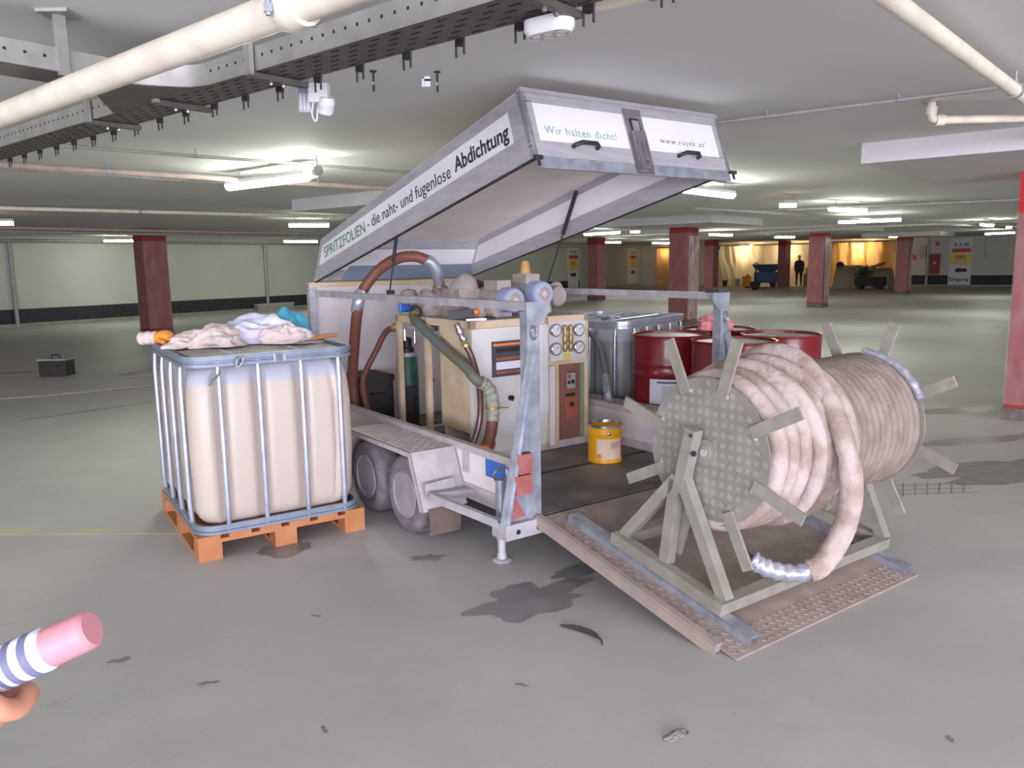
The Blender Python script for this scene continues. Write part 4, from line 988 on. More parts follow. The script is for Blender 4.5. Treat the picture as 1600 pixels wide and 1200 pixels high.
t = Th('battery_box', 'dark grimy box standing by the white front wall of the trailer', 'box', (0.43, 2.46, 0.276), 'T')
t.part('body', B().box(0.28, 0.575, 2.38, 2.74, 0.277, 0.69), m_blackm, bev=0.01)
t.part('lid', B().box(0.27, 0.585, 2.37, 2.75, 0.69, 0.745), m_blackm, bev=0.015)
t.part('handle', B().tube([(0.36, 2.37, 0.60), (0.36, 2.35, 0.60), (0.50, 2.35, 0.60), (0.50, 2.37, 0.60)], 0.008, 6), m_black)
t = Th('hand_tool', 'black and orange hand tool with a pale plate lying on the machine top', 'tool', (0.50, 1.10, 1.269), 'T')
t.part('body', B().bar((0.44, 1.22, 1.30), (0.58, 1.12, 1.31), 0.06, 0.055, (0, 0, 1)), m_black, bev=0.012)
t.part('orange_button', B().lathe([(0.022, 0), (0.022, 0.03), (0, 0.035)], (0.585, 1.10, 1.315), (0.6, -0.6, 0.4), 12), m_orange)
t.part('blade', B().bar((0.47, 1.05, 1.275), (0.60, 1.0, 1.275), 0.012, 0.09, (0, 0, 1)), m_chrome)
t = Th('cardboard_box', 'brown cardboard box behind the motors on the machine', 'box', (1.40, 1.55, 1.269), 'T')
t.part('box', B().box(1.28, 1.48, 1.42, 1.68, 1.269, 1.43), m_card, bev=0.003)
t.part('flap', B().hexa([Vector(p) for p in ((1.28, 1.42, 1.428), (1.48, 1.42, 1.428), (1.48, 1.42, 1.433), (1.28, 1.42, 1.433), (1.29, 1.34, 1.47), (1.47, 1.34, 1.47), (1.47, 1.34, 1.475), (1.29, 1.34, 1.475))]), m_card)

# ------------------------------------------------------------------ hoses
def hose(name, label, pts, r, mat, rib=0, n=12, step=8):
    p = spline(pts, step); t = Th(name, label, 'hose', p[0], 'T')
    if rib:
        q = []; L = sum((p[i+1]-p[i]).length for i in range(len(p)-1)); m = int(L / rib); q = [p[0]]; acc = 0; tgt = L/m; 
        for i in range(len(p)-1):
            d = (p[i+1]-p[i]).length
            while acc + d >= tgt*len(q) and len(q) < m: q.append(p[i] + (p[i+1]-p[i])*((tgt*len(q) - acc)/max(d, 1e-6)))
            acc += d
        q.append(p[-1]); t.part('hose', B().tube(q, ribbed(q, r), n), mat, angle=80)
    else: t.part('hose', B().tube(p, r, n), mat, angle=80)
    return t
t = hose('suction_hose', 'thick ribbed brown hose arching over the machine to the pump', [(0.26, 2.18, 0.29), (0.22, 2.33, 0.45), (0.20, 2.36, 0.70), (0.20, 2.28, 1.07), (0.20, 2.19, 1.33), (0.25, 2.19, 1.46), (0.35, 2.12, 1.61), (0.45, 1.985, 1.70), (0.55, 1.885, 1.715), (0.64, 1.83, 1.68)], 0.042, m_hosebr, 0.011, 14)
t.part('steel_bend', B().tube(spline([(0.62, 1.838, 1.69), (0.675, 1.825, 1.65), (0.715, 1.83, 1.585), (0.74, 1.85, 1.51), (0.75, 1.86, 1.44)], 6), [0.045 + 0.003*(i % 2) for i in range(25)], 14), m_galv, angle=80)
t.part('hose_clip', B().lathe([(0.05, -0.01), (0.054, -0.01), (0.054, 0.01), (0.05, 0.01)], (0.745, 1.857, 1.475), (0.05, 0.05, -1), 18, False).box(0.78, 0.81, 1.84, 1.86, 1.465, 1.485), m_brass)
tb_ = B(); tb_.tube(spline([(0.20, 2.215, 1.30), (0.20, 2.185, 1.36), (0.215, 2.185, 1.41), (0.24, 2.185, 1.45)], 5), 0.050, 12)
t.part('tape_wrap', tb_, m_tape, angle=80, label='silver tape lashing')
t = hose('return_hose', 'thinner brown hose curving from the machine frame down behind the thick one', [(0.50, 2.09, 1.17), (0.45, 2.22, 1.12), (0.38, 2.27, 0.97), (0.30, 2.285, 0.83), (0.245, 2.27, 0.70), (0.25, 2.16, 0.45), (0.33, 2.02, 0.30)], 0.024, m_hosebr, 0, 10)
t.part('fitting', B().lathe([(0.027, -0.03), (0.034, -0.02), (0.034, 0.02), (0.027, 0.03)], (0.485, 2.12, 1.16), (0.4, -1, 0.4), 12), m_brass)
t = hose('delivery_hose', 'grey-green hose slanting across the machine to a taped orange-brown end', [(0.46, 1.72, 1.31), (0.425, 1.70, 1.26), (0.40, 1.56, 1.21), (0.38, 1.225, 1.085), (0.37, 0.90, 0.97), (0.38, 0.80, 0.90), (0.46, 0.80, 0.845)], 0.036, m_hosegreen, 0, 14)
t.part('end_cap', B().lathe([(0.0, -0.02), (0.03, -0.018), (0.044, 0.0), (0.044, 0.03), (0.036, 0.035)], (0.462, 1.735, 1.315), (-0.3, -0.4, -0.7), 16), m_blackm)
t.part('elbow', B().tube(spline([(0.42, 0.80, 0.875), (0.475, 0.80, 0.835), (0.51, 0.80, 0.77), (0.517, 0.80, 0.67), (0.513, 0.80, 0.60)], 6), [0.043 + 0.003*math.sin(i*1.7) for i in range(25)], 14), M('taped_elbow', (158, 158, 142), 0.6, var=0.2, scale=25, bump=0.3), angle=80)
t.part('hose_clip', B().lathe([(0.046, -0.009), (0.051, -0.009), (0.051, 0.009), (0.046, 0.009)], (0.517, 0.80, 0.69), (0, 0, 1), 18, False).cyl((0.55, 0.77, 0.69), (0.61, 0.75, 0.685), 0.005, n=6), m_brass)
t.part('lower_hose', B().tube(spline([(0.513, 0.80, 0.61), (0.50, 0.80, 0.53), (0.475, 0.80, 0.46), (0.45, 0.80, 0.42)], 6), 0.040, 14), m_hosebr, angle=80)
t.part('orange_tail', B().tube(spline([(0.455, 0.80, 0.43), (0.425, 0.80, 0.385), (0.39, 0.80, 0.335), (0.37, 0.80, 0.30)], 5), 0.042, 14), m_hoseor, angle=80, label='bright orange hose end')
t = hose('pressure_hose', 'glossy dark red hose hanging from a steel coupling past the control cabinet', [(0.355, 0.875, 1.13), (0.392, 0.85, 1.03), (0.437, 0.845, 0.854), (0.447, 0.845, 0.677), (0.422, 0.845, 0.548), (0.36, 0.845, 0.42), (0.30, 0.83, 0.31)], 0.021, m_hosedark, 0, 12)
t.part('coupling', B().lathe([(0.016, 0), (0.02, 0.01), (0.02, 0.04), (0.027, 0.045), (0.027, 0.075), (0.02, 0.08), (0.024, 0.10), (0.024, 0.13), (0.018, 0.14)], (0.316, 0.915, 1.268), (0.04, -0.04, -0.135), 14), m_chrome)
t.part('clip', B().lathe([(0.025, -0.01), (0.028, -0.01), (0.028, 0.01), (0.025, 0.01)], (0.358, 0.873, 1.12), (0.2, -0.1, -1), 14, False), m_brass)
t = hose('outlet_hose', 'grey hose with silver tape running down the front of the cloudy tank', [(1.86, 1.72, 1.02), (1.93, 1.52, 1.08), (1.93, 1.33, 1.0), (1.89, 1.20, 0.80), (1.84, 1.12, 0.68)], 0.024, m_hosegrey, 0, 10)
t.part('tape_wrap', B().tube(spline([(1.86, 1.155, 0.74), (1.82, 1.09, 0.66), (1.80, 1.06, 0.62), (1.79, 1.045, 0.57)], 5), [0.033 + 0.003*math.sin(i*2.3) for i in range(16)], 12), m_tape, angle=80, label='silver taped lower end')
t.part('end_fitting', B().lathe([(0.045, 0), (0.045, 0.02), (0.03, 0.03), (0.03, 0.06)], (1.79, 1.04, 0.549), (0, 0, 1), 12), m_galvw)

# ------------------------------------------------------------------ yellow bucket on the bed
t = Th('paint_bucket', 'yellow metal paint bucket with a pale label on the trailer bed', 'bucket', (1.21, 0.46, 0.276), 'T')
bu, bv, bz = 1.225, 0.46, 0.276
t.part('can', B().lathe([(0.112, 0), (0.118, 0.004), (0.118, 0.02), (0.116, 0.03), (0.118, 0.2), (0.121, 0.21), (0.118, 0.22), (0.119, 0.255), (0.113, 0.258), (0.112, 0.03), (0, 0.028)], (bu, bv, bz), (0, 0, 1), 36), m_yellow)
t.part('rim', B().lathe([(0.119, 0.250), (0.125, 0.252), (0.125, 0.268), (0.113, 0.268), (0.111, 0.25)], (bu, bv, bz), (0, 0, 1), 36, False), m_chrome)
def label_on(t, name, c, r, a0, a1, z0, z1, mat, parent=None, n=14):
    b = B(); b.rings([[Vector((c[0] + rr*math.cos(a0 + (a1-a0)*i/n), c[1] + rr*math.sin(a0 + (a1-a0)*i/n), z)) for (rr, z) in ((r, z0), (r + 0.0015, z0), (r + 0.0015, z1), (r, z1))] for i in range(n + 1)])
    return t.part(name, b, mat, parent)
ca = -2.05   # direction of the camera from the bucket, trailer frame
lb = label_on(t, 'label', (bu, bv), 0.1185, ca - 0.75, ca + 1.05, bz + 0.035, bz + 0.175, m_paperb)
label_on(t, 'label_red_edge', (bu, bv), 0.1196, ca + 0.85, ca + 1.06, bz + 0.04, bz + 0.165, m_redpan, lb)
label_on(t, 'label_print', (bu, bv), 0.1196, ca + 0.1, ca + 0.75, bz + 0.11, bz + 0.155, M('label_print', (206, 172, 158), 0.6), lb)
label_on(t, 'label_flame', (bu, bv), 0.1196, ca - 0.72, ca - 0.45, bz + 0.04, bz + 0.07, m_orange, lb)
t.part('handle_ear', B().lathe([(0.012, 0), (0.012, 0.006), (0.006, 0.010), (0, 0.010)], (bu + 0.119*math.cos(ca), bv + 0.119*math.sin(ca), bz + 0.215), (math.cos(ca), math.sin(ca), 0), 12), m_chrome)

# ------------------------------------------------------------------ drums on a pallet beside the trailer
def add_pallet(t, ox, oy, lx, ly, mat=None, parent=None):
    """deck boards run along y; ends show on the x-face"""
    mat = mat or m_wood
    pl = t.part('pallet', B().box(ox, ox + lx, oy, oy + 0.10, 0.098, 0.120).box(ox, ox + lx, oy + ly/2 - 0.05, oy + ly/2 + 0.05, 0.098, 0.120).box(ox, ox + lx, oy + ly - 0.10, oy + ly, 0.098, 0.120), mat, bev=0.002)
    nb = 6
    for i in range(nb):
        w_ = 0.125; x = ox + (lx - w_)*i/(nb - 1)
        t.part('deck_board', B().box(x, x + w_, oy, oy + ly, 0.120, 0.142), mat, pl)
    for i in range(3):
        x = ox + (lx - 0.13)*i/2
        for j in range(3):
            y = oy + (ly - 0.13)*j/2
            t.part('block', B().box(x, x + 0.13, y, y + 0.13, 0.020, 0.098), mat, pl, bev=0.002)
        t.part('runner', B().box(x, x + 0.13, oy, oy + ly, 0.0, 0.020), mat, pl)
    return pl
t = Th('pallet', 'wooden pallet carrying the four red drums', 'pallet', (2.0, -0.12, 0), 'T')
add_pallet(t, 2.0, -0.12, 1.28, 1.28)
def drum(u, v, label, first=None):
    t = Th('steel_drum', label, 'drum', (u, v, 0.142), 'T', 'red steel drums beside the trailer')
    r = 0.302; h = 0.935
    prof = [(r - 0.01, 0.0), (r + 0.004, 0.004), (r + 0.004, 0.014), (r - 0.003, 0.02), (r - 0.003, 0.30), (r + 0.008, 0.315), (r - 0.003, 0.33), (r - 0.003, 0.605), (r + 0.008, 0.62), (r - 0.003, 0.635),
            (r - 0.004, 0.70), (r - 0.001, 0.71), (r - 0.004, 0.72), (r - 0.003, h - 0.02), (r + 0.005, h - 0.014), (r + 0.006, h - 0.003), (r, h), (r - 0.006, h - 0.004), (r - 0.008, h - 0.022)]
    t.part('shell', B().lathe(prof, (u, v, 0.142), (0, 0, 1), 44), m_drumred)
    t.part('top', B().lathe([(r - 0.007, h - 0.024), (r - 0.03, h - 0.020), (0, h - 0.018)], (u, v, 0.142), (0, 0, 1), 40, False), m_drumtop)
    bg = B(); bg.lathe([(0.035, 0), (0.035, 0.012), (0.02, 0.016), (0, 0.016)], (u - 0.20, v - 0.05, 0.142 + h - 0.022), (0, 0, 1), 14)
    t.part('bung', bg, m_signy)
    return t
d1 = drum(2.285, 0.846, 'red steel drum with a white and blue label, next to the cloudy tank')
cd = -1.98
lb = label_on(d1, 'label', (2.285, 0.846), 0.3015, cd - 0.95, cd + 0.25, 0.142 + 0.405, 0.142 + 0.600, m_label)
label_on(d1, 'label_corner', (2.285, 0.846), 0.3030, cd - 0.05, cd + 0.25, 0.142 + 0.54, 0.142 + 0.600, m_ink, lb)
ln = B()
for i in range(8):
    aa, ab = cd - 0.62, cd - 0.62 + (0.5 if i % 3 else 0.62); z = 0.142 + 0.425 + i*0.016
    ln.rings([[Vector((2.285 + rr*math.cos(aa + (ab-aa)*k/8), 0.846 + rr*math.sin(aa + (ab-aa)*k/8), zz)) for (rr, zz) in ((0.3025, z), (0.3032, z), (0.3032, z + 0.004), (0.3025, z + 0.004))] for k in range(9)])
d1.part('label_lines', ln, m_inkg, lb)
label_on(d1, 'label_heading', (2.285, 0.846), 0.3025, cd - 0.75, cd - 0.15, 0.142 + 0.568, 0.142 + 0.584, m_inkg, lb)
drum(2.237, 0.183, 'red steel drum nearest the tail post, partly hidden by the hose reel')
drum(2.873, 0.234, 'red steel drum farthest from the trailer side, behind the hose reel')
drum(2.930, 0.900, 'red steel drum at the back with a pink rag on its top')

# ------------------------------------------------------------------ intermediate bulk tanks
def tote(name, label, base, yaw, level, hh=1.17, clear=False, rails=4):
    t = Th(name, label, 'tank', base, 'L', 'caged liquid tanks', yaw)
    LX, LY = 1.0, 1.2
    add_pallet(t, 0, 0, LX, LY, m_wood if not clear else m_galvw)
    fx = [0.18, 0.40, 0.65, 0.88] if not clear else [0.12, 0.37, 0.63, 0.88]; fy = [0.15, 0.40, 0.65, 0.88] if not clear else [0.12, 0.31, 0.50, 0.69, 0.88]
    # bottle: rounded box with a shallow recess behind every tube
    ix, iy = 0.03, 0.03
    def outline(inset, rc, groove):
        pts = []
        x0, x1, y0, y1 = ix + inset, LX - ix - inset, iy + inset, LY - iy - inset
        def gr(p, fs, L): 
            return sum(groove * math.exp(-((p - f*L)/0.038)**4) for f in fs)
        N = 40
        for i in range(N):
            x = x0 + rc + (x1 - x0 - 2*rc)*i/N; pts.append((x, y0 + gr(x, fx, LX)))
        for i in range(7): a = -PI/2 + PI/2*i/7; pts.append((x1 - rc + rc*math.cos(a), y0 + rc + rc*math.sin(a)))
        for i in range(N):
            y = y0 + rc + (y1 - y0 - 2*rc)*i/N; pts.append((x1 - gr(y, fy, LY), y))
        for i in range(7): a = PI/2*i/7; pts.append((x1 - rc + rc*math.cos(a), y1 - rc + rc*math.sin(a)))
        for i in range(N):
            x = x1 - rc - (x1 - x0 - 2*rc)*i/N; pts.append((x, y1 - gr(x, fx, LX)))
        for i in range(7): a = PI/2 + PI/2*i/7; pts.append((x0 + rc + rc*math.cos(a), y1 - rc + rc*math.sin(a)))
        for i in range(N):
            y = y1 - rc - (y1 - y0 - 2*rc)*i/N; pts.append((x0 + gr(y, fy, LY), y))
        for i in range(7): a = PI + PI/2*i/7; pts.append((x0 + rc + rc*math.cos(a), y0 + rc + rc*math.sin(a)))
        return pts
    zs = [(0.165, 0.13, 0.0), (0.17, 0.08, 0.0), (0.185, 0.045, 0.01), (0.22, 0.015, 0.03), (0.27, 0.0, 0.042), (0.55, -0.012, 0.045), (0.85, -0.012, 0.045), (1.0, 0.0, 0.042), (1.05, 0.012, 0.032), (1.085, 0.04, 0.015), (1.105, 0.08, 0.0), (1.11, 0.16, 0.0)]
    rs = [[Vector((x, y, z)) for x, y in outline(i_, max(0.03, 0.11 - i_*0.2), g_)] for z, i_, g_ in zs]
    t.part('bottle', B().rings(rs), M_bottle(level) if not clear else M_tank2(level), angle=60)
    t.part('filler_cap', B().lathe([(0.09, 0), (0.09, 0.03), (0.08, 0.04), (0, 0.042)], (LX/2, LY/2, 1.11), (0, 0, 1), 20), m_black if not clear else m_galv)
    def rr(z0, z1, th, rc, outset, mat, nm):
        b = B(); rs = []
        def loop(o, rc):
            P = []; x0, x1, y0, y1 = -o, LX + o, -o, LY + o
            for (cx, cy, a0) in ((x1 - rc, y0 + rc, -PI/2), (x1 - rc, y1 - rc, 0), (x0 + rc, y1 - rc, PI/2), (x0 + rc, y0 + rc, PI)):
                for i in range(9): a = a0 + PI/2*i/8; P.append((cx + rc*math.cos(a), cy + rc*math.sin(a)))
            return P
        A, I = loop(outset, rc), loop(outset - th, max(0.01, rc - th)); zc = (z0 + z1)/2
        G = loop(outset - 0.008, rc)
        secs = [(A, z0), (A, z0 + (z1-z0)*0.3), (G, z0 + (z1-z0)*0.36), (G, z0 + (z1-z0)*0.5), (A, z0 + (z1-z0)*0.56), (A, z1), (I, z1), (I, z0), (A, z0)]
        V_ = [[b.bm.verts.new((x, y, z)) for x, y in L_] for L_, z in secs[:-1]]; V_.append(V_[0])
        n = len(A)
        for p, q in zip(V_, V_[1:]):
            for i in range(n): b.bm.faces.new((p[i], p[(i+1) % n], q[(i+1) % n], q[i]))
        return t.part(nm, b, mat)
    rr(hh - 0.062, hh, 0.022, 0.13, 0.0, m_cage if clear else m_cageblue, 'top_rail'); rr(0.143, 0.195, 0.022, 0.13, 0.0, m_cageblue, 'bottom_rail')
    for f in fx:
        for y, s in ((0.006, 1), (LY - 0.006, -1)):
            x = f*LX; p = [(x, y + s*0.010, 0.16), (x, y + s*0.004, 0.22), (x, y, 0.3), (x, y, 1.0), (x, y + s*0.004, 1.07), (x, y + s*0.010, hh - 0.04)]
            t.part('tube', B().tube(p, [0.012, 0.015, 0.0165, 0.0165, 0.015, 0.011], 10), m_cage)
    for f in fy:
        for x, s in ((0.006, 1), (LX - 0.006, -1)):
            if s < 0 and f == fy[0] and not clear: continue
            y = f*LY; p = [(x + s*0.010, y, 0.16), (x + s*0.004, y, 0.22), (x, y, 0.3), (x, y, 1.0), (x + s*0.004, y, 1.07), (x + s*0.010, y, hh - 0.04)]
            t.part('tube', B().tube(p, [0.012, 0.015, 0.0165, 0.0165, 0.015, 0.011], 10), m_cage)
    for x in ((0.30, 0.70) if not clear else (0.3, 0.7)):
        t.part('cross_bar', B().cyl((x, 0.01, hh - 0.02), (x, LY - 0.01, hh - 0.02), 0.011, n=8), m_cage)
    sb = B()
    for x in (0.52, 0.53): sb.box(x - 0.03, x + 0.03, -0.004, 0.0, hh - 0.055, hh - 0.012)
    t.part('rail_clip', sb, m_galv)
    return t
def M_tank2(level):
    m = M_bottle(level); x = [n for n in m.node_tree.nodes if n.type == 'MIX'][0]
    x.inputs['A'].default_value = lin((158, 158, 158)); x.inputs['B'].default_value = lin((186, 186, 194)); return m
t1 = tote('bulk_tank', 'caged tank filled with cream liquid on an orange wooden pallet, rags on top', (-1.79, 4.254, 0), 0.569, 1.0)
# knotted tape on the rim
kb = B()
for i in range(7):
    a = random.random()*6; kb.tube(spline([(0.29 + 0.02*math.cos(a+j), -0.02 - 0.008*j, 1.13 + 0.03*math.sin(a + j*1.3)) for j in range(4)], 4), 0.006, 6)
t1.part('tape_knot', kb, m_tape, angle=80, label='knotted silver tape and string on the rim')
t1.part('tape_tail', B().tube(spline([(0.185, -0.015, 1.09), (0.17, -0.02, 1.06), (0.14, -0.02, 1.04), (0.12, -0.022, 1.01)], 5), 0.006, 6), m_hosegrey)
t1.part('cover_sheet', B().grid(lambda u, v: Vector((0.06 + 0.88*u, 0.08 + 1.04*v, 1.157 + 0.01*noise.noise(Vector((u*5, v*5, 3))))), 14, 14), M('cover_grey', (168, 166, 162), 0.7, scale=6, c2=(184, 182, 176)), angle=80, label='grey cover sheet')
t2 = tote('bulk_tank', 'cloudy half-clear caged tank behind the machine and the red drums', (0.17, 7.15, 0), math.radians(-37), 0.98, 1.15, True)

def rag(label, cat, pos, size, mat, seed, yaw=0.0, name='rag', frame='W', folds=1.0, group=None):
    b = B(); bmesh.ops.create_icosphere(b.bm, subdivisions=5, radius=1.0)
    for v in b.bm.verts:
        p = v.co.copy(); q = Vector((p.x*1.4, p.y*1.4, p.z*1.4))
        k = 0.95 + folds*(0.42*noise.noise(q*0.9 + Vector((seed, 0, 0))) + 0.45*(0.35 - abs(noise.noise(Vector((q.x*1.5, q.y*0.8, q.z*1.2)) + Vector((0, seed, 0))))) + 0.22*(0.3 - abs(noise.noise(Vector((q.x*1.3, q.y*2.6, q.z*2)) + Vector((0, 0, seed))))) + 0.04*noise.noise(q*6))
        p *= k; x, y = p.x*size[0], p.y*size[1]; z = max(p.z, -0.28)*size[2] + 0.28*size[2]
        v.co = (x*math.cos(yaw) - y*math.sin(yaw), x*math.sin(yaw) + y*math.cos(yaw), z)
    o = bpy.data.objects.new(name, b.mesh(name, mat, Vector(), 0, 70)); C.objects.link(o)
    o.location = (TM @ Vector(pos)) if frame == 'T' else Vector(pos)
    o['label'] = label; o['category'] = cat
    if group: o['group'] = group
    return o
def on_tank(x, y, z=1.166):
    c, s = math.cos(0.569), math.sin(0.569); return (-1.79 + x*c - y*s, 4.254 + x*s + y*c, z)
m_ragb = M('rag_beige', (222, 204, 198), 0.9, scale=8, c2=(206, 190, 184), bump=0.3, bscale=30)
m_ragw = M('rag_pale_blue', (206, 212, 236), 0.9, scale=5, c2=(232, 222, 232), bump=0.3, bscale=30)
m_ragc = M('rag_blue', (86, 176, 208), 0.85, var=0.12, scale=6, bump=0.25)
m_ragp = M('rag_pink', (236, 150, 152), 0.9, var=0.12, scale=6, bump=0.25)
m_rago = M('glove_orange', (240, 160, 56), 0.6, var=0.08, scale=6, bump=0.15)
rag('crumpled beige rag lying on the cream tank near its front rim', 'rag', on_tank(0.30, 0.62), (0.17, 0.12, 0.10), m_ragb, 3.1, 0.4)
rag('smaller beige rag on the tank by the orange glove', 'rag', on_tank(0.14, 0.66), (0.12, 0.09, 0.06), m_ragb, 8.4, 1.0)
rag('large pale blue and white rag heaped in the middle of the tank top', 'rag', on_tank(0.62, 0.78), (0.26, 0.17, 0.13), m_ragw, 5.7, 0.5)
rag('bright blue cloth bundle beside the pale rag heap', 'rag', on_tank(0.86, 0.92), (0.15, 0.12, 0.15), m_ragc, 1.3, 0.9, folds=0.7)
rag('pinkish beige rag on the tank in front of the blue bundle', 'rag', on_tank(0.74, 0.52), (0.14, 0.08, 0.09), m_ragb, 9.9, 0.2)
rag('pink rag draped on the back drum', 'rag', (2.80, 0.84, 1.062), (0.15, 0.12, 0.10), m_ragp, 4.2, 0.3, frame='T')
# orange glove hooked over the tank corner
t = Th('work_glove', 'orange and beige work glove on the corner of the cream tank', 'glove', on_tank(0.06, 1.02, 1.17), 'L', None, 0.569 + 2.4)
t.part('cuff', B().tube(spline([(0.16, 0, 0.03), (0.10, 0.0, 0.035), (0.04, 0.0, 0.035)], 4), [0.042 + 0.004*math.sin(i*2) for i in range(9)], 12), m_ragb, angle=80)
t.part('palm', B().tube(spline([(0.05, 0, 0.035), (-0.02, 0, 0.04), (-0.08, 0.0, 0.03)], 4), [0.036, 0.038, 0.042, 0.045, 0.046, 0.045, 0.042, 0.036, 0.028], 12), m_rago, angle=80)
for i, y in enumerate((-0.03, -0.01, 0.012, 0.032)):
    t.part('finger', B().tube(spline([(-0.06, y, 0.03), (-0.11, y*1.3, 0.024), (-0.15, y*1.5, 0.012)], 4), [0.014]*8 + [0.009], 8), m_rago, angle=80)
t.part('thumb', B().tube(spline([(0.0, 0.035, 0.03), (-0.03, 0.065, 0.02), (-0.07, 0.075, 0.012)], 4), [0.015]*8 + [0.01], 8), m_rago, angle=80)
t = Th('trowel', 'dirty small trowel lying on the tank top by the far rim', 'tool', on_tank(0.84, 0.40, 1.17), 'L', None, 0.9)
t.part('blade', B().prism([(-0.10, -0.03, 0.0), (0.08, -0.045, 0.0), (0.08, 0.045, 0.0), (-0.10, 0.03, 0.0)], (0, 0, 0.006)), m_galvw)
t.part('handle', B().tube([(0.03, 0, 0.02), (0.12, 0, 0.03), (0.22, 0, 0.03)], [0.01, 0.016, 0.014], 8), m_wood)

# ------------------------------------------------------------------ HOSE REEL on the ramp
RU0, RU1, RVc, RZc = 0.358, 1.60, -1.19, 0.785
R = Th('hose_reel', 'large steel hose reel with radial flat bars on a frame on the ramp', 'hose reel', (0.9, -0.9, 0.1), 'T')
h0, h1 = 0.050, 0.108
sA, sB = (0.66 - 0.235)/abs(rdv), (1.375 - 0.235)/abs(rdv)
for u in (0.235, 1.565):
    R.part('base_beam', rbox(u, u + 0.06, sA, sB, h0, h1), m_khaki, bev=0.004)
R.part('base_beam', rbox(0.295, 1.565, sB - 0.06, sB, h0, h1), m_khaki, bev=0.004)
R.part('base_beam', rbox(0.295, 1.565, sA, sA + 0.06, h0, h1), m_khaki, bev=0.004)
for u in (0.298, 1.655):
    top = Vector((u, RVc + 0.03, 0.895)); jn = Vector((u, -1.085, 0.61)); foot = lambda v: RP(u if u < 1 else u - 0.05, (-0.235 - v)/abs(rdv), h1 - 0.01)
    fL, fM, fR = foot(-0.70), foot(-0.985), foot(-1.345)
    R.part('stand_post', B().bar(top, jn + Vector((0, 0, -0.02)), 0.062, 0.055, (1, 0, 0)), m_khaki, bev=0.004)
    R.part('stand_leg', B().bar(jn + Vector((0, 0.02, 0.03)), fM, 0.055, 0.055, (1, 0, 0)), m_khaki, bev=0.004)
    R.part('stand_leg', B().bar(jn + Vector((0, -0.01, 0.06)), fR, 0.055, 0.055, (1, 0, 0)), m_khaki, bev=0.004)
    R.part('stand_leg', B().bar(jn + Vector((0, 0.01, 0.04)), fL, 0.055, 0.055, (1, 0, 0)), m_khaki, bev=0.004)
    R.part('bearing_bolt', B().lathe([(0.013, 0), (0.013, 0.012), (0.006, 0.012), (0.006, 0.02), (0, 0.02)], (u - 0.0275 if u < 1 else u + 0.0275, RVc + 0.0, 0.79), (-1 if u < 1 else 1, 0, 0), 8).lathe([(0.008, 0), (0.008, 0.01)], (u - 0.0275 if u < 1 else u + 0.0275, RVc + 0.02, 0.87), (-1 if u < 1 else 1, 0, 0), 8), m_blackm)
R.part('axle', B().cyl((0.325, RVc, RZc), (1.66, RVc, RZc), 0.018, n=14), m_galvw)
R.part('drum_core', B().cyl((RU0 + 0.01, RVc, RZc), (RU1 - 0.01, RVc, RZc), 0.285, n=36), m_clothd)
angs = [math.radians(18.4 + 45*i + (1.5 if i % 3 == 1 else -1)) for i in range(8)]
def bar8(u, s):
    for a in angs:
        d = Vector((0, math.cos(a), math.sin(a))); tdir = Vector((0, -math.sin(a), math.cos(a)))
        c = Vector((u, RVc, RZc))
        R.part('spoke_bar', B().bar(c + d*0.285, c + d*0.552, 0.056, 0.014, tdir), m_khaki, bev=0.003)
for u, s, rdisc in ((RU0, -1, 0.345), (RU1, 1, 0.36)):
    dsc = R.part('reel_disc', B().lathe([(0, 0), (rdisc, 0), (rdisc, 0.006), (0, 0.006)], (u, RVc, RZc), (s, 0, 0), 56), m_disc)
    tb = B(); st_ = 0.046
    for i in range(-8, 9):
        for j in range(-8, 9):
            y, z = i*st_, j*st_
            if math.hypot(y, z) > rdisc - 0.022: continue
            al = 0.42 + (PI/2 if (i + j) % 2 else 0)
            d = Vector((0, math.cos(al), math.sin(al))); e = Vector((0, -math.sin(al), math.cos(al)))
            for kx in (-1.5, -0.5, 0.5, 1.5):
                c = Vector((u + s*0.0065, RVc + y, RZc + z)) + e*(kx*0.0068)
                tb.bar(c - d*0.0115, c + d*0.0115, 0.0024, 0.0022, e)
    R.part('chequer_relief', tb, m_tread, dsc, kind='stuff')
    R.part('hub', B().lathe([(0.06, 0.006), (0.06, 0.016), (0.035, 0.016), (0.033, 0.022)], (u, RVc, RZc), (s, 0, 0), 22), m_khaki, dsc)
bar8(RU0 - 0.014, -1); bar8(RU1 + 0.014, 1)
wl = B()
for a in angs:
    c = Vector((RU0 - 0.012, RVc + 0.29*math.cos(a), RZc + 0.29*math.sin(a))); wl.lathe([(0.012, 0), (0.009, 0.006), (0, 0.008)], c + Vector((0, -0.028*math.sin(a), 0.028*math.cos(a))), (-1, 0, 0), 7)
R.part('weld_spot', wl, m_galvw)

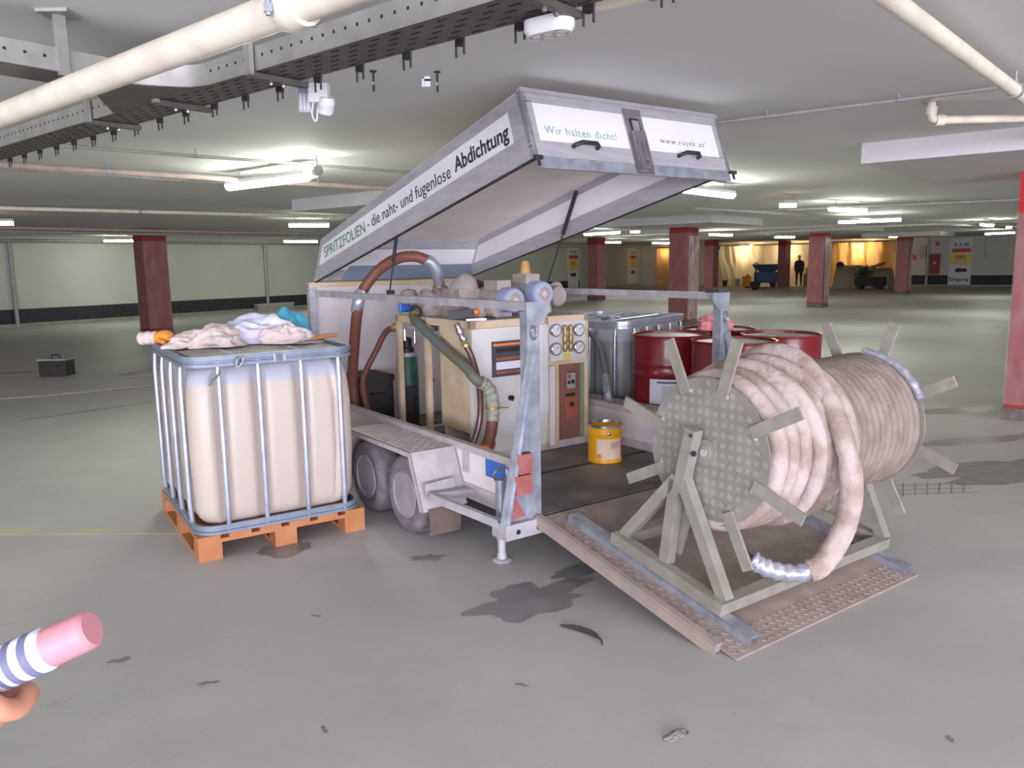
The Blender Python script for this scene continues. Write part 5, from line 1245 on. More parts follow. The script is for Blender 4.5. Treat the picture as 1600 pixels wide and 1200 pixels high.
# the wound hose
HS = Th('wrapped_hose', 'thick cloth-wrapped hose wound on the reel, its taped end hanging in front', 'hose', (0.9, -1.19, 0.42), 'T')
random.seed(11)
def coil(ua, ub, turns, rad, r, jit, ph=0.0, seed=0, per=40, start=PI/2):
    pts = []; n = int(turns*per)
    for i in range(n + 1):
        f = i / n; a = start + ph + 2*PI*turns*f
        rr = rad + jit*noise.noise(Vector((a*0.9, seed, 0))) - (0.055*max(0, 1 - min(f, 1 - f)*turns*4) if rad > 0.36 else 0)
        u = ua + (ub - ua)*f + jit*1.2*noise.noise(Vector((a*0.7, 5 + seed, 1)))
        pts.append(Vector((u, RVc + rr*math.cos(a), RZc + rr*math.sin(a))))
    return pts
p = coil(1.575, 0.93, 12, 0.325, 0.03, 0.004, 0, 2)
HS.part('dusty_coil', B().tube(p, [0.030 + 0.0025*noise.noise(Vector((i*0.21, 3, 0))) for i in range(len(p))], 10), m_clothd, angle=80, label='brown dusty inner turns')
p = coil(0.97, 0.385, 6.5, 0.335, 0.042, 0.012, 0.4, 7)
HS.part('pale_coil', B().tube(p, [0.044 + 0.006*noise.noise(Vector((i*0.33, 9, 0))) for i in range(len(p))], 12), m_cloth, angle=80, label='pale pinkish outer turns')
p = coil(0.52, 0.92, 2.7, 0.375, 0.04, 0.012, 1.9, 12)
HS.part('second_layer', B().tube(p, [0.038 + 0.005*noise.noise(Vector((i*0.33, 19, 0))) for i in range(len(p))], 12), m_cloth, angle=80, label='crossing upper layer of turns')
pts = [(0.86, -0.98, 1.135), (0.85, -1.12, 1.195), (0.845, -1.25, 1.20), (0.835, -1.38, 1.14), (0.80, -1.53, 0.975), (0.76, -1.645, 0.77), (0.74, -1.675, 0.575), (0.69, -1.655, 0.415), (0.60, -1.63, 0.315), (0.56, -1.60, 0.292)]
p = spline(pts, 8)
HS.part('hanging_end', B().tube(p, [0.046 + 0.004*noise.noise(Vector((i*0.6, 4, 0))) + 0.004*(1 if i > 40 else 0) for i in range(len(p))], 14), m_cloth, angle=80, label='pale loop hanging in front')
p = spline([(0.60, -1.632, 0.318), (0.53, -1.575, 0.280), (0.47, -1.51, 0.283), (0.42, -1.455, 0.305), (0.395, -1.42, 0.335)], 7)
HS.part('taped_end', B().tube(p, [0.040 + 0.003*(1 if (i//2) % 2 else -1) for i in range(len(p))], 14), m_tape, angle=80, label='silver-grey taped end')
p = spline([(0.398, -1.425, 0.33), (0.385, -1.39, 0.365), (0.39, -1.32, 0.43), (0.40, -1.27, 0.46)], 6)
HS.part('cable_tail', B().tube(p, 0.014, 8), m_black, angle=80)
# silver tape on the far rim
p = [Vector((1.585, RVc + 0.368*math.cos(a), RZc + 0.368*math.sin(a))) for a in [math.radians(x) for x in range(92, 160, 4)]]
HS.part('rim_tape', B().tube(p, [0.022 + 0.004*math.sin(i*2.1) for i in range(len(p))], 8), m_tape, angle=80, label='crinkled silver tape at the far rim')

# ------------------------------------------------------------------ signs and fittings on the far walls
def w1p(t, z=0, n=0.0): p = W1o + W1d*t + W1n*n; return Vector((p.x, p.y, z))
def w2p(t, z=0, n=0.0): p = W2o + W2d*t + W2n*n; return Vector((p.x, p.y, z))
def sign(label, org, xd, nrm, W, Hh, z0, right, faded=False, word=True):
    """org: lower corner at the reader's left; xd: reading direction; nrm: towards the reader"""
    t = Th('direction_sign', label, 'sign', (org.x, org.y, z0), 'W', 'entrance signs')
    upz = Vector((0, 0, 1)); o = Vector((org.x, org.y, z0))
    def pl(a0, a1, b0, b1, h0, h1):
        return B().hexa([o+xd*W*a0+upz*Hh*b0+nrm*h0, o+xd*W*a1+upz*Hh*b0+nrm*h0, o+xd*W*a1+upz*Hh*b0+nrm*h1, o+xd*W*a0+upz*Hh*b0+nrm*h1,
                         o+xd*W*a0+upz*Hh*b1+nrm*h0, o+xd*W*a1+upz*Hh*b1+nrm*h0, o+xd*W*a1+upz*Hh*b1+nrm*h1, o+xd*W*a0+upz*Hh*b1+nrm*h1])
    t.part('panel', pl(0, 1, 0, 1, 0.0, 0.03), m_signw)
    t.part('red_bar', pl(0.10, 0.95, 0.70, 0.785, 0.03, 0.035), m_signr)
    t.part('yellow_field', pl(0.06, 0.99, 0.43, 0.675, 0.03, 0.035), m_signy)
    t.text('CASH &', m_signr, o + xd*W*0.26 + upz*Hh*0.565 + nrm*0.036, xd, upz, W*0.48, Hh*0.075, bold=0.03)
    t.text('CARRY', m_signr, o + xd*W*0.22 + upz*Hh*0.45 + nrm*0.0355, xd, upz, W*0.58, Hh*0.095, bold=0.05)
    t.text('CARRY', m_signw, o + xd*W*0.24 + upz*Hh*0.455 + nrm*0.039, xd, upz, W*0.54, Hh*0.085, bold=0.02)
    sg = 1 if right else -1; cx = 0.53
    def ap(a, b_): return o + xd*W*(cx + sg*a) + upz*Hh*(0.315 + b_) + nrm*0.031
    t.part('arrow', B().prism([ap(-0.28, -0.038), ap(0.08, -0.038), ap(0.08, -0.068), ap(0.28, 0), ap(0.08, 0.068), ap(0.08, 0.038), ap(-0.28, 0.038)], nrm*0.004), m_ink)
    if word: t.text('Eingang', m_ink, o + xd*W*0.06 + upz*Hh*0.085 + nrm*0.032, xd, upz, W*0.86, Hh*0.075, bold=0.015)
    ln = B()
    for (a0, a1, b0, b1) in ((0.16, 0.85, 0.825, 0.838), (0.20, 0.30, 0.85, 0.90), (0.42, 0.50, 0.85, 0.91), (0.6, 0.82, 0.85, 0.90)):
        q = [o+xd*W*a0+upz*Hh*b0+nrm*0.031, o+xd*W*a1+upz*Hh*b0+nrm*0.031, o+xd*W*a1+upz*Hh*b1+nrm*0.031, o+xd*W*a0+upz*Hh*b1+nrm*0.031]
        ln.prism(q, nrm*0.003)
    t.part('emblem_strokes', ln, m_inkg)
sign('white entrance sign hanging over the dark band of the far white wall', w2p(4.28), W2d, W2n, 1.05, 2.42, 0.10, False)
sign('sign with a dark arrow on the white wall, just before the roller door', w1p(24.42), W1d, W1n, 1.12, 2.42, 0.10, True, word=False)
sign('faded arrow sign on the wall corner beyond the roller door', w1p(31.75), W1d, W1n, 0.95, 2.3, 0.15, True, word=False)
def wbox(name, label, cat, t0, t1, z0, z1, dep, mat, det=None):
    t = Th(name, label, cat, w2p((t0+t1)/2, z0))
    t.part('body', wall_slab(W2o, W2d, W2n, t0, t1, z0, z1, dep, 0.0), mat, bev=0.02)
    if det: t.part(det, wall_slab(W2o, W2d, W2n, t0 + (t1-t0)*0.4, t0 + (t1-t0)*0.6, z0 + (z1-z0)*0.5, z0 + (z1-z0)*0.6, dep + 0.02, dep), m_signw)
    return t
wbox('hydrant_cabinet', 'red hydrant cabinet on the white wall beside the entrance sign', 'cabinet', 3.40, 3.85, 0.65, 1.75, 0.22, M('cabinet_red', (140, 52, 46), 0.5), 'handle')
wbox('alarm_box', 'small red alarm box high on the wall above the hydrant cabinet', 'box', 3.60, 3.76, 2.15, 2.38, 0.1, m_signr)
wbox('fire_alarm', 'tiny red call point on the wall by the wrapped column', 'box', 2.50, 2.66, 1.45, 1.70, 0.1, m_signr)
wbox('riser_box', 'grey electrical box on the pipe beside the hydrant cabinet', 'box', 2.90, 3.16, 1.55, 2.2, 0.15, m_pipeg)
t = Th('wall_pipe', 'grey vertical pipe running down the white wall beside the hydrant cabinet', 'pipe', w2p(3.26)); t.part('tube', B().cyl(w2p(3.26, 0, 0.1), w2p(3.26, H, 0.1), 0.07, n=10), m_pipeg)
t = Th('wall_socket', 'small switch with a thin cable on the wall right of the entrance sign', 'switch', w2p(5.95, 1.5)); t.part('body', wall_slab(W2o, W2d, W2n, 5.90, 6.05, 1.5, 1.65, 0.08, 0.0), m_pipeg); t.part('cable', B().cyl(w2p(5.90, 1.6, 0.03), w2p(5.90, 2.5, 0.03), 0.02, n=6), m_pipeg)
for tt, lb in ((-5.04, 'vertical downpipe on the dark-banded wall near its near end'), (3.64, 'vertical strip on the dark-banded wall beside the trailer front')):
    t = Th('wall_pipe', lb, 'pipe', w1p(tt)); t.part('tube', B().cyl(w1p(tt, 0, 0.06), w1p(tt, 2.5, 0.06), 0.06, n=10), m_pipeg)
t = Th('floor_box', 'dark low box at the foot of the dark-banded wall', 'box', w1p(3.6)); t.part('body', wall_slab(W1o, W1d, W1n, 3.0, 4.6, 0.0, 0.22, 0.35, 0.10), m_pipeg, bev=0.02); t.part('cover', wall_slab(W1o, W1d, W1n, 2.95, 4.65, 0.22, 0.26, 0.37, 0.10), m_alud)

# ------------------------------------------------------------------ work area behind polythene sheets
def poly_sheet(label, t0, t1, z0, z1, n, mat, seed, amp=0.12):
    t = Th('plastic_sheet', label, 'plastic sheet', w2p((t0+t1)/2, 0, n), group='hanging plastic sheets')
    def f(u, v):
        tt = t0 + (t1-t0)*u; z = z0 + (z1-z0)*v
        d = amp*(noise.noise(Vector((u*6, v*1.2, seed))) + 0.5*noise.noise(Vector((u*17 + v*2.5, v*2.2, seed+3))))
        return w2p(tt, z, n + d)
    t.part('sheet', B().grid(f, 60, 24), mat, angle=180)
    t.part('batten', wall_slab(W2o, W2d, W2n, t0, t1, z1 - 0.02, z1 + 0.06, n + 0.05, n - 0.05), m_card)
    return t
poly_sheet('pale crinkled plastic sheet beyond the pallet truck', -8.5, -5.2, 0.05, 2.42, 1.2, m_sheetw, 1.0, 0.30)
poly_sheet('plain pale plastic sheet behind the standing person', -5.2, -1.4, 0.05, 2.42, 1.2, m_sheetw, 5.0, 0.05)
poly_sheet('plastic sheet tinted with warm lamp glow above the covered heap', -1.4, 1.9, 0.05, 2.45, 1.2, m_sheeto, 9.0, 0.34)
poly_sheet('plastic sheet with an orange glow by the film-draped column', -12.6, -11.2, 0.05, 2.42, 0.8, m_sheeto, 14.0, 0.08)
# site lamps standing behind the sheets
for (tt, n, z, lb, e) in ((-6.6, 0.5, 1.95, 'site lamp glowing behind the pale plastic sheet', 1), (-3.9, 0.5, 1.95, 'site lamp behind the plain sheet at the standing person', 1), (0.0, 0.45, 2.0, 'site lamp glowing behind the orange sheet', 1), (-12.0, 0.3, 2.0, 'site lamp behind the far orange-lit sheet', 1)):
    t = Th('site_lamp', lb, 'site lamp', w2p(tt, 0, n), group='site lamps on stands')
    c = w2p(tt, z, n)
    t.part('stand', B().cyl(w2p(tt, 0, n), c, 0.02, n=8).cyl(w2p(tt - 0.3, 0, n), w2p(tt, 0.5, n), 0.012, n=6).cyl(w2p(tt + 0.3, 0, n), w2p(tt, 0.5, n), 0.012, n=6), m_blackm)
    t.part('lamp_head', B().box(c.x - 0.14, c.x + 0.14, c.y - 0.06, c.y + 0.06, c.z, c.z + 0.22), m_black)
    t.part('lamp_glass', wall_slab(Vector((c.x, c.y, 0)), W2d, W2n, -0.12, 0.12, c.z + 0.02, c.z + 0.20, 0.12, 0.10), m_site2 if tt < -10 else m_site)
# bare bulbs near the sheets
for (tt, z, lb) in ((-6.35, 2.30, 'bare warm bulb at the top of the pale sheet'), (-6.0, 2.42, 'second warm bulb just above the first at the pale sheet')):
    t = Th('bulb', lb, 'bulb', w2p(tt, z, 1.5)); t.part('glass', B().lathe([(0, -0.07), (0.06, -0.05), (0.07, 0), (0.04, 0.05), (0.025, 0.09), (0, 0.09)], w2p(tt, z, 1.5), (0, 0, 1), 14), m_warm); t.part('wire', B().cyl(w2p(tt, z + 0.08, 1.5), w2p(tt, H, 1.5), 0.008, n=6), m_black)
t = Th('exit_sign', 'small dark green escape sign at the top of the pale sheet', 'sign', w2p(-8.2, 2.25, 1.6)); t.part('panel', wall_slab(W2o, W2d, W2n, -8.5, -7.9, 2.22, 2.42, 1.62, 1.57), M('exit_green', (62, 84, 70), 0.6)); t.part('hanger', B().cyl(w2p(-8.2, 2.42, 1.6), w2p(-8.2, H, 1.6), 0.01, n=6), m_pipeg)
# covered heap: material under dull sheets
t = Th('covered_heap', 'long heap of material under a dull plastic cover, below the orange sheet', 'heap', w2p(0.8, 0, 3.0))
def heap(u, v):
    a = PI*v; tt = -0.6 + 2.77*u; hh = 1.12 + 0.10*math.sin(u*5) + 0.10*noise.noise(Vector((u*7, v*4, 2)))
    if u < 0.02 or u > 0.98: hh *= 0.1
    return w2p(tt, max(0, hh*math.sin(a)**0.6), 3.0 + 0.8*math.cos(a)*(1 + 0.1*noise.noise(Vector((u*9, v*5, 1)))))
t.part('cover', B().grid(heap, 40, 20), m_covers, angle=180)
t = Th('planter', 'dark long crate with plants in it, before the covered heap', 'crate', w2p(1.5, 0, 4.6))
t.part('crate', wall_slab(W2o, W2d, W2n, 0.85, 2.19, 0.18, 0.62, 5.0, 4.2), m_blackm, bev=0.02)
t.part('feet', wall_slab(W2o, W2d, W2n, 0.95, 1.15, 0, 0.18, 4.9, 4.3), m_blackm); t.part('feet', wall_slab(W2o, W2d, W2n, 1.9, 2.1, 0, 0.18, 4.9, 4.3), m_blackm)
random.seed(21); pb_ = B()
for i in range(160):
    c = w2p(1.2 + random.gauss(0, 0.18), 0.62 + abs(random.gauss(0, 0.22)), 4.6 + random.gauss(0, 0.2)); d = Vector((random.uniform(-1, 1), random.uniform(-1, 1), random.uniform(0, 1))).normalized()*0.16
    e = d.orthogonal().normalized()*0.04; pb_.prism([c - e, c + d*0.5 - e*1.4, c + d, c + d*0.5 + e*1.4], Vector((0, 0, 0.006)))
t.part('foliage', pb_, m_plant, kind='stuff')
t = Th('wheel_cover', 'dark round tyre leaning at the end of the covered heap', 'tyre', w2p(-0.45, 1.12, 3.0)); t.part('tyre', B().lathe([(0.10, -0.07), (0.19, -0.08), (0.21, 0), (0.19, 0.08), (0.10, 0.07)], w2p(-0.45, 1.20, 3.0), W2n, 24, False), m_black); t.part('rim', B().lathe([(0.10, -0.03), (0, -0.03)], w2p(-0.45, 1.20, 3.0), W2n, 16, False), m_blackm)
t = Th('wooden_wedge', 'small brown wooden chunk on top of the covered heap', 'wood', w2p(1.5, 1.05, 3.0)); t.part('chunk', B().prism([w2p(1.2, 1.08, 3.1), w2p(1.65, 1.15, 3.1), w2p(1.8, 1.36, 3.1), w2p(1.5, 1.30, 3.1)], W2n*-0.3), m_card); t.part('splinter', B().bar(w2p(1.1, 1.12, 3.0), w2p(1.8, 1.33, 3.0), 0.05, 0.05), m_card)
# pallet truck
t = Th('pallet_truck', 'dark hand pallet truck with an upright loop handle before the pale sheet', 'pallet truck', (13.05, 42.3, 0))
c = Vector((13.05, 42.3, 0))
t.part('fork', B().bar(c + Vector((-0.25, 0.1, 0.1)), c + Vector((-0.1, 1.2, 0.1)), 0.16, 0.06), m_blackm); t.part('fork', B().bar(c + Vector((0.25, 0.1, 0.1)), c + Vector((0.4, 1.2, 0.1)), 0.16, 0.06), m_blackm)
t.part('pump_block', B().box(c.x - 0.2, c.x + 0.2, c.y - 0.15, c.y + 0.15, 0.12, 0.42), m_blackm, bev=0.04); t.part('wheel', B().cyl(c + Vector((-0.12, -0.1, 0.1)), c + Vector((0.12, -0.1, 0.1)), 0.1), m_black)
t.part('handle_bar', B().cyl(c + Vector((0, -0.1, 0.4)), c + Vector((0, -0.2, 1.15)), 0.035, n=10), m_blackm)
t.part('handle_loop', B().tube([c + Vector((0.11*math.cos(a), -0.2, 1.27 + 0.14*math.sin(a))) for a in [2*PI*i/16 for i in range(16)]], 0.025, 8, True), m_blackm)
t = Th('mixing_machine', 'blue mixing machine with a hopper beside the far red column', 'machine', w2p(-4.6, 0, 2.3))
t.part('body', wall_slab(W2o, W2d, W2n, -5.3, -4.0, 0.25, 0.85, 2.7, 1.9), m_equipb, bev=0.05)
t.part('hopper', B().hexa([w2p(-5.0, 0.85, 2.5), w2p(-4.3, 0.85, 2.5), w2p(-4.3, 0.85, 2.1), w2p(-5.0, 0.85, 2.1), w2p(-5.4, 1.25, 2.8), w2p(-4.0, 1.25, 2.8), w2p(-4.0, 1.25, 1.8), w2p(-5.4, 1.25, 1.8)]), m_equipb)
t.part('grating', wall_slab(W2o, W2d, W2n, -5.4, -4.0, 1.25, 1.30, 2.8, 1.8), m_blackm)
for q in (-5.1, -4.2): t.part('wheel', B().cyl(w2p(q, 0.17, 2.72), w2p(q, 0.17, 2.6), 0.17, n=16), m_black)
t = Th('yellow_canister', 'yellow canister standing before the pale sheet', 'canister', w2p(-6.0, 0, 1.9)); t.part('body', wall_slab(W2o, W2d, W2n, -6.25, -5.85, 0.0, 0.62, 2.1, 1.75), M('canister_yellow', (222, 150, 40), 0.5), bev=0.05); t.part('cap', B().cyl(w2p(-6.0, 0.6, 1.9), w2p(-6.0, 0.7, 1.9), 0.06), m_black)
for i, (q, hh, m_, lb) in enumerate(((-7.4, 0.35, m_blackm, 'small dark bucket at the foot of the pale sheet'), (-6.6, 0.45, m_pipeg, 'grey bucket next to the yellow canister'), (-8.0, 0.30, m_blackm, 'low dark tub at the far end of the pale sheet'))):
    t = Th('bucket', lb, 'bucket', w2p(q, 0, 1.9)); t.part('pail', B().lathe([(0.12, 0), (0.16, hh), (0.15, hh), (0.11, 0.02), (0, 0.02)], w2p(q, 0, 1.9), (0, 0, 1), 16), m_); t.part('rim', B().lathe([(0.155, hh - 0.02), (0.17, hh - 0.02), (0.17, hh + 0.01), (0.155, hh + 0.01)], w2p(q, 0, 1.9), (0, 0, 1), 16, False), m_)
t = Th('crate_stack', 'light wooden crate with a brown box beside the standing person', 'crate', w2p(-2.3, 0, 2.0)); t.part('crate', wall_slab(W2o, W2d, W2n, -2.6, -2.0, 0.0, 0.75, 2.3, 1.8), m_card, bev=0.02); t.part('carton', wall_slab(W2o, W2d, W2n, -2.5, -2.1, 0.75, 1.10, 2.25, 1.85), m_wood, bev=0.02)

# ------------------------------------------------------------------ people
def skin_mesh(joints, edges, root, sub=2):
    names = list(joints); me = bpy.data.meshes.new('skel'); me.from_pydata([joints[n][0] for n in names], [(names.index(a), names.index(b)) for a, b in edges], [])
    ob = bpy.data.objects.new('skel', me); C.objects.link(ob)
    ob.modifiers.new('s', 'SKIN').use_smooth_shade = True
    for i, n in enumerate(names):
        r = joints[n][1]; sv = me.skin_vertices[0].data[i]; sv.radius = (r, r) if not hasattr(r, '__len__') else r; sv.use_root = (n == root)
    md_ = ob.modifiers.new('d', 'SUBSURF'); md_.levels = sub; md_.render_levels = sub
    bpy.context.view_layer.update()
    out = bpy.data.meshes.new_from_object(ob.evaluated_get(bpy.context.evaluated_depsgraph_get()))
    bpy.data.objects.remove(ob); return out
def chain(*n): return list(zip(n, n[1:]))
def head_into(bm, c, h, face):
    """egg-shaped head with brow, eyes, nose, mouth and ears; c centre, h height, face direction"""
    f = Vector(face).normalized(); r = Vector((f.y, -f.x, 0)).normalized(); u = Vector((0, 0, 1)); c = Vector(c)
    def blob(p, s, sub=3):
        n0 = len(bm.verts); bmesh.ops.create_icosphere(bm, subdivisions=sub, radius=1); bm.verts.ensure_lookup_table()
        for v in bm.verts[n0:]:
            q = v.co; v.co = p + r*q.x*s[0] + f*q.y*s[1] + u*q.z*s[2]
    blob(c + u*h*0.08, (h*0.33, h*0.40, h*0.42)); blob(c - u*h*0.18 + f*h*0.05, (h*0.26, h*0.30, h*0.32))
    blob(c + f*h*0.40 - u*h*0.03, (h*0.05, h*0.09, h*0.10), 2); blob(c + f*h*0.345 - u*h*0.24, (h*0.12, h*0.03, h*0.025), 2)
    for s in (-1, 1):
        blob(c + r*s*h*0.33, (h*0.04, h*0.07, h*0.13), 2); blob(c + r*s*h*0.13 + f*h*0.345 + u*h*0.03, (h*0.05, h*0.03, h*0.03), 2)
def person(name, label, base, yaw, arms, garment, hands=True):
    t = Th(name, label, 'person', base, 'L', None, yaw)
    J = {'pelvis': ((0, 0, 0.95), (0.15, 0.11)), 'waist': ((0, 0, 1.10), (0.145, 0.105)), 'chest': ((0, 0, 1.30), (0.165, 0.115)), 'neckb': ((0, 0.01, 1.45), (0.10, 0.075)), 'neck': ((0, 0.02, 1.53), 0.058), 'skull': ((0, 0.03, 1.60), 0.06)}
    E = chain('pelvis', 'waist', 'chest', 'neckb', 'neck', 'skull')
    for s, k in ((-1, 'l'), (1, 'r')):
        J.update({'hip'+k: ((s*0.10, 0, 0.88), 0.095), 'knee'+k: ((s*0.12, 0.02, 0.49), 0.062), 'calf'+k: ((s*0.122, -0.005, 0.33), 0.055), 'ank'+k: ((s*0.125, -0.01, 0.09), 0.042), 'toe'+k: ((s*0.14, 0.16, 0.035), 0.035)})
        E += chain('pelvis', 'hip'+k, 'knee'+k, 'calf'+k, 'ank'+k, 'toe'+k)
        sh, el, wr = arms[k]
        J.update({'sh'+k: (sh, 0.068), 'el'+k: (el, 0.046), 'fo'+k: (tuple(Vector(el)*0.7 + Vector(wr)*0.3), 0.044), 'wr'+k: (wr, 0.030)})
        E += chain('neckb', 'sh'+k, 'el'+k, 'fo'+k, 'wr'+k)
    me = skin_mesh(J, E, 'pelvis'); bm = bmesh.new(); bm.from_mesh(me); nb = len(bm.faces)
    head_into(bm, (0, 0.045, 1.675), 0.225, (0, 1, 0))
    for k in 'lr':
        el, wr = Vector(arms[k][1]), Vector(arms[k][2]); d = (wr - el).normalized()
        if hands is True or k in hands:
            side = d.cross(Vector((0, 1, 0))); side = side.normalized() if side.length > 0.1 else Vector((1, 0, 0)); nr = d.cross(side)
            hj = {'w': (tuple(wr - d*0.01), 0.028), 'p': (tuple(wr + d*0.05), (0.040, 0.02))}; he = [('w', 'p')]
            for i, (o_, L_) in enumerate(((-0.03, 0.065), (-0.01, 0.078), (0.01, 0.072), (0.028, 0.055))):
                a = wr + d*0.085 + side*0 + nr*o_
                hj.update({'k%d' % i: (tuple(a), 0.010), 'm%d' % i: (tuple(a + d*L_*0.5 + side*0.008), 0.009), 't%d' % i: (tuple(a + d*L_*0.9 + side*0.025), 0.008)}); he += chain('p', 'k%d' % i, 'm%d' % i, 't%d' % i)
            hj.update({'h1': (tuple(wr + d*0.04 - nr*0.04), 0.012), 'h2': (tuple(wr + d*0.085 - nr*0.052 + side*0.01), 0.010)}); he += chain('p', 'h1', 'h2')
            hm = skin_mesh(hj, he, 'w', 1); b2 = bmesh.new(); b2.from_mesh(hm); mm = bpy.data.meshes.new('h'); b2.to_mesh(mm); bm.from_mesh(mm); b2.free()
    for f in bm.faces:
        f.smooth = True
    for i, f in enumerate(bm.faces):
        z = f.calc_center_median()
        if i < nb:
            wrist = any((z - Vector(arms[k][2])).length < 0.035 for k in 'lr')
            f.material_index = 3 if z.z < 0.10 else (2 if z.z < 0.93 else (1 if (z.z < 1.50 and not wrist) else 0))
        else: f.material_index = 0
    out = bpy.data.meshes.new('body'); bm.to_mesh(out); bm.free()
    for m_ in (m_skin, garment, m_trouser, m_black): out.materials.append(m_)
    t.link('body', out)
    hb = B(); bmesh.ops.create_icosphere(hb.bm, subdivisions=3, radius=1)
    for v in hb.bm.verts: v.co = (v.co.x*0.083, 0.028 + v.co.y*0.098, 1.715 + v.co.z*0.085)
    bmesh.ops.delete(hb.bm, geom=[v for v in hb.bm.verts if v.co.y > 0.085 and v.co.z < 1.76], context='VERTS')
    t.part('hair', hb, m_hair, angle=180)
    jk = B()
    jk.rings([[Vector((rx*math.cos(a), ry*math.sin(a), z)) for a in [2*PI*i/24 for i in range(24)]] for z, rx, ry in ((0.84, 0.205, 0.155), (0.95, 0.20, 0.15), (1.10, 0.185, 0.14), (1.28, 0.205, 0.15), (1.40, 0.195, 0.135), (1.47, 0.10, 0.09))], cap=False)
    t.part('jacket', jk, garment, angle=180)
    return t
rel = {'l': ((-0.20, 0.0, 1.40), (-0.245, -0.02, 1.13), (-0.22, 0.05, 0.88)), 'r': ((0.20, 0.0, 1.40), (0.245, -0.02, 1.13), (0.22, 0.05, 0.88))}
person('person', 'far standing person in dark jacket and trousers near the plastic sheets', (16.65, 45.7, 0), math.radians(165), rel, m_jacket)
# the one beside the camera, of whom only the hand with a small can reaches into view
PB = Vector((-1.02, 0.16, 0)); PY = math.radians(-50)
def to_local(w_): d = Vector(w_) - PB; c, s = math.cos(-PY), math.sin(-PY); return Vector((d.x*c - d.y*s, d.x*s + d.y*c, d.z))
wrw = Vector((-0.515, 0.575, 1.318))
arms2 = {'l': (( -0.20, 0.0, 1.40), tuple(to_local((-0.78, 0.40, 1.13))), tuple(to_local(wrw))), 'r': ((0.20, 0.0, 1.40), (0.25, -0.04, 1.13), (0.24, 0.04, 0.88))}
t = person('person', 'person in a dark jacket just out of view, hand holding a small striped can', PB, PY, arms2, m_jacket, 'r')
# hand: palm beside the can, four fingers curling round it, thumb on the near side
ca, cb_ = Vector((-0.452, 0.577, 1.330)), Vector((-0.336, 0.584, 1.379)); ax = (cb_ - ca).normalized()
vw = Vector((-0.40, 0.58, 1.34)) - Vector((0, 0, 1.66)); vw.normalize()
dn = (Vector((0, 0, -1)) - ax*Vector((0, 0, -1)).dot(ax)).normalized(); far = ax.cross(dn); far = far if far.dot(vw) > 0 else -far
g = Vector((-0.432, 0.577, 1.338)); rc = 0.0185
hj = {'w': (tuple(wrw), 0.026), 'p0': (tuple(wrw + Vector((0.03, 0.004, -0.002))), (0.030, 0.022)), 'p1': (tuple(g - ax*0.022 + dn*0.034 + far*0.006), (0.03, 0.018))}
he = chain('w', 'p0', 'p1')
for i, (o_, k) in enumerate(((0.030, 1.0), (0.010, 1.05), (-0.010, 1.0), (-0.030, 0.85))):
    q = g + ax*(o_ - 0.004)
    hj.update({'a%d' % i: (tuple(q + dn*0.030 + far*0.020), 0.0098), 'b%d' % i: (tuple(q + dn*0.034 - far*0.004*k), 0.0095), 'c%d' % i: (tuple(q + dn*0.024 - far*0.020*k), 0.009), 'd%d' % i: (tuple(q + dn*(0.002) - far*0.029), 0.008)})
    he += chain('p1', 'a%d' % i, 'b%d' % i, 'c%d' % i, 'd%d' % i)
hj.update({'t0': (tuple(wrw + Vector((0.045, 0.006, 0.022))), 0.013), 't1': (tuple(g + ax*0.0 - dn*0.028 + far*0.006), 0.011), 't2': (tuple(g + ax*0.032 - dn*0.030 - far*0.003), 0.0095)}); he += chain('p0', 't0', 't1', 't2')
hm = skin_mesh(hj, he, 'w', 2)
for v in hm.vertices: v.co = to_local(v.co)
for p_ in hm.polygons: p_.use_smooth = True
hm.materials.append(m_skin); t.link('hand', hm, label='hand closed round a small can')
m_stripe = M('stripe_blue', (104, 106, 136), 0.5, var=0.05)
t = Th('small_can', 'small white can with dark blue stripes and a pinkish red cap, held in a hand', 'can', ca)
t.part('tube', B().lathe([(0.0, 0), (0.016, 0), (0.0175, 0.003), (0.0175, 0.088), (0.014, 0.092), (0, 0.092)], ca, ax, 28), m_label)
for h_, w_ in ((0.040, 0.006), (0.053, 0.004), (0.062, 0.006), (0.076, 0.007)):
    t.part('stripe', B().lathe([(0.0177, h_), (0.0179, h_), (0.0179, h_ + w_), (0.0177, h_ + w_)], ca, ax, 28, False), m_stripe)
t.part('cap', B().lathe([(0.0, 0.128), (0.013, 0.128), (0.0155, 0.125), (0.016, 0.092), (0, 0.092)], ca, ax, 28), M('cap_pinkish_red', (196, 132, 142), 0.5, var=0.05))

# ------------------------------------------------------------------ things and marks on the floor
t = Th('tool_case', 'dark box with a carrying handle standing alone on the floor', 'box', (-7.2, 12.35, 0))
c = Vector((-7.2, 12.35, 0)); t.part('body', B().box(c.x - 0.21, c.x + 0.21, c.y - 0.13, c.y + 0.13, 0, 0.25), m_blackm, bev=0.01)
t.part('lid', B().box(c.x - 0.22, c.x + 0.22, c.y - 0.14, c.y + 0.14, 0.25, 0.275), m_pipeg); t.part('handle', B().tube([c + Vector((-0.07, 0, 0.27)), c + Vector((-0.06, 0, 0.325)), c + Vector((0.06, 0, 0.325)), c + Vector((0.07, 0, 0.27))], 0.012, 8), m_black)
def cable(label, pts, r, mat):
    p = spline([(x, y, r) for x, y in pts], 8); o = single('cable', B().tube(p, r, 6), mat, label, 'cable', base=p[0]); return o
m_cable = M('cable_pale', (150, 140, 128), 0.6)
cable('pale loose cable winding across the floor by the lone box', [(-7.6, 9.6), (-6.64, 10.05), (-6.0, 10.38), (-5.5, 10.75), (-4.9, 11.3), (-5.1, 12.1), (-5.9, 12.0)], 0.012, m_cable)
cable('second pale cable curling near the caged tank', [(-6.2, 12.3), (-5.6, 13.2), (-4.4, 14.3), (-3.5, 15.2)], 0.012, m_cable)
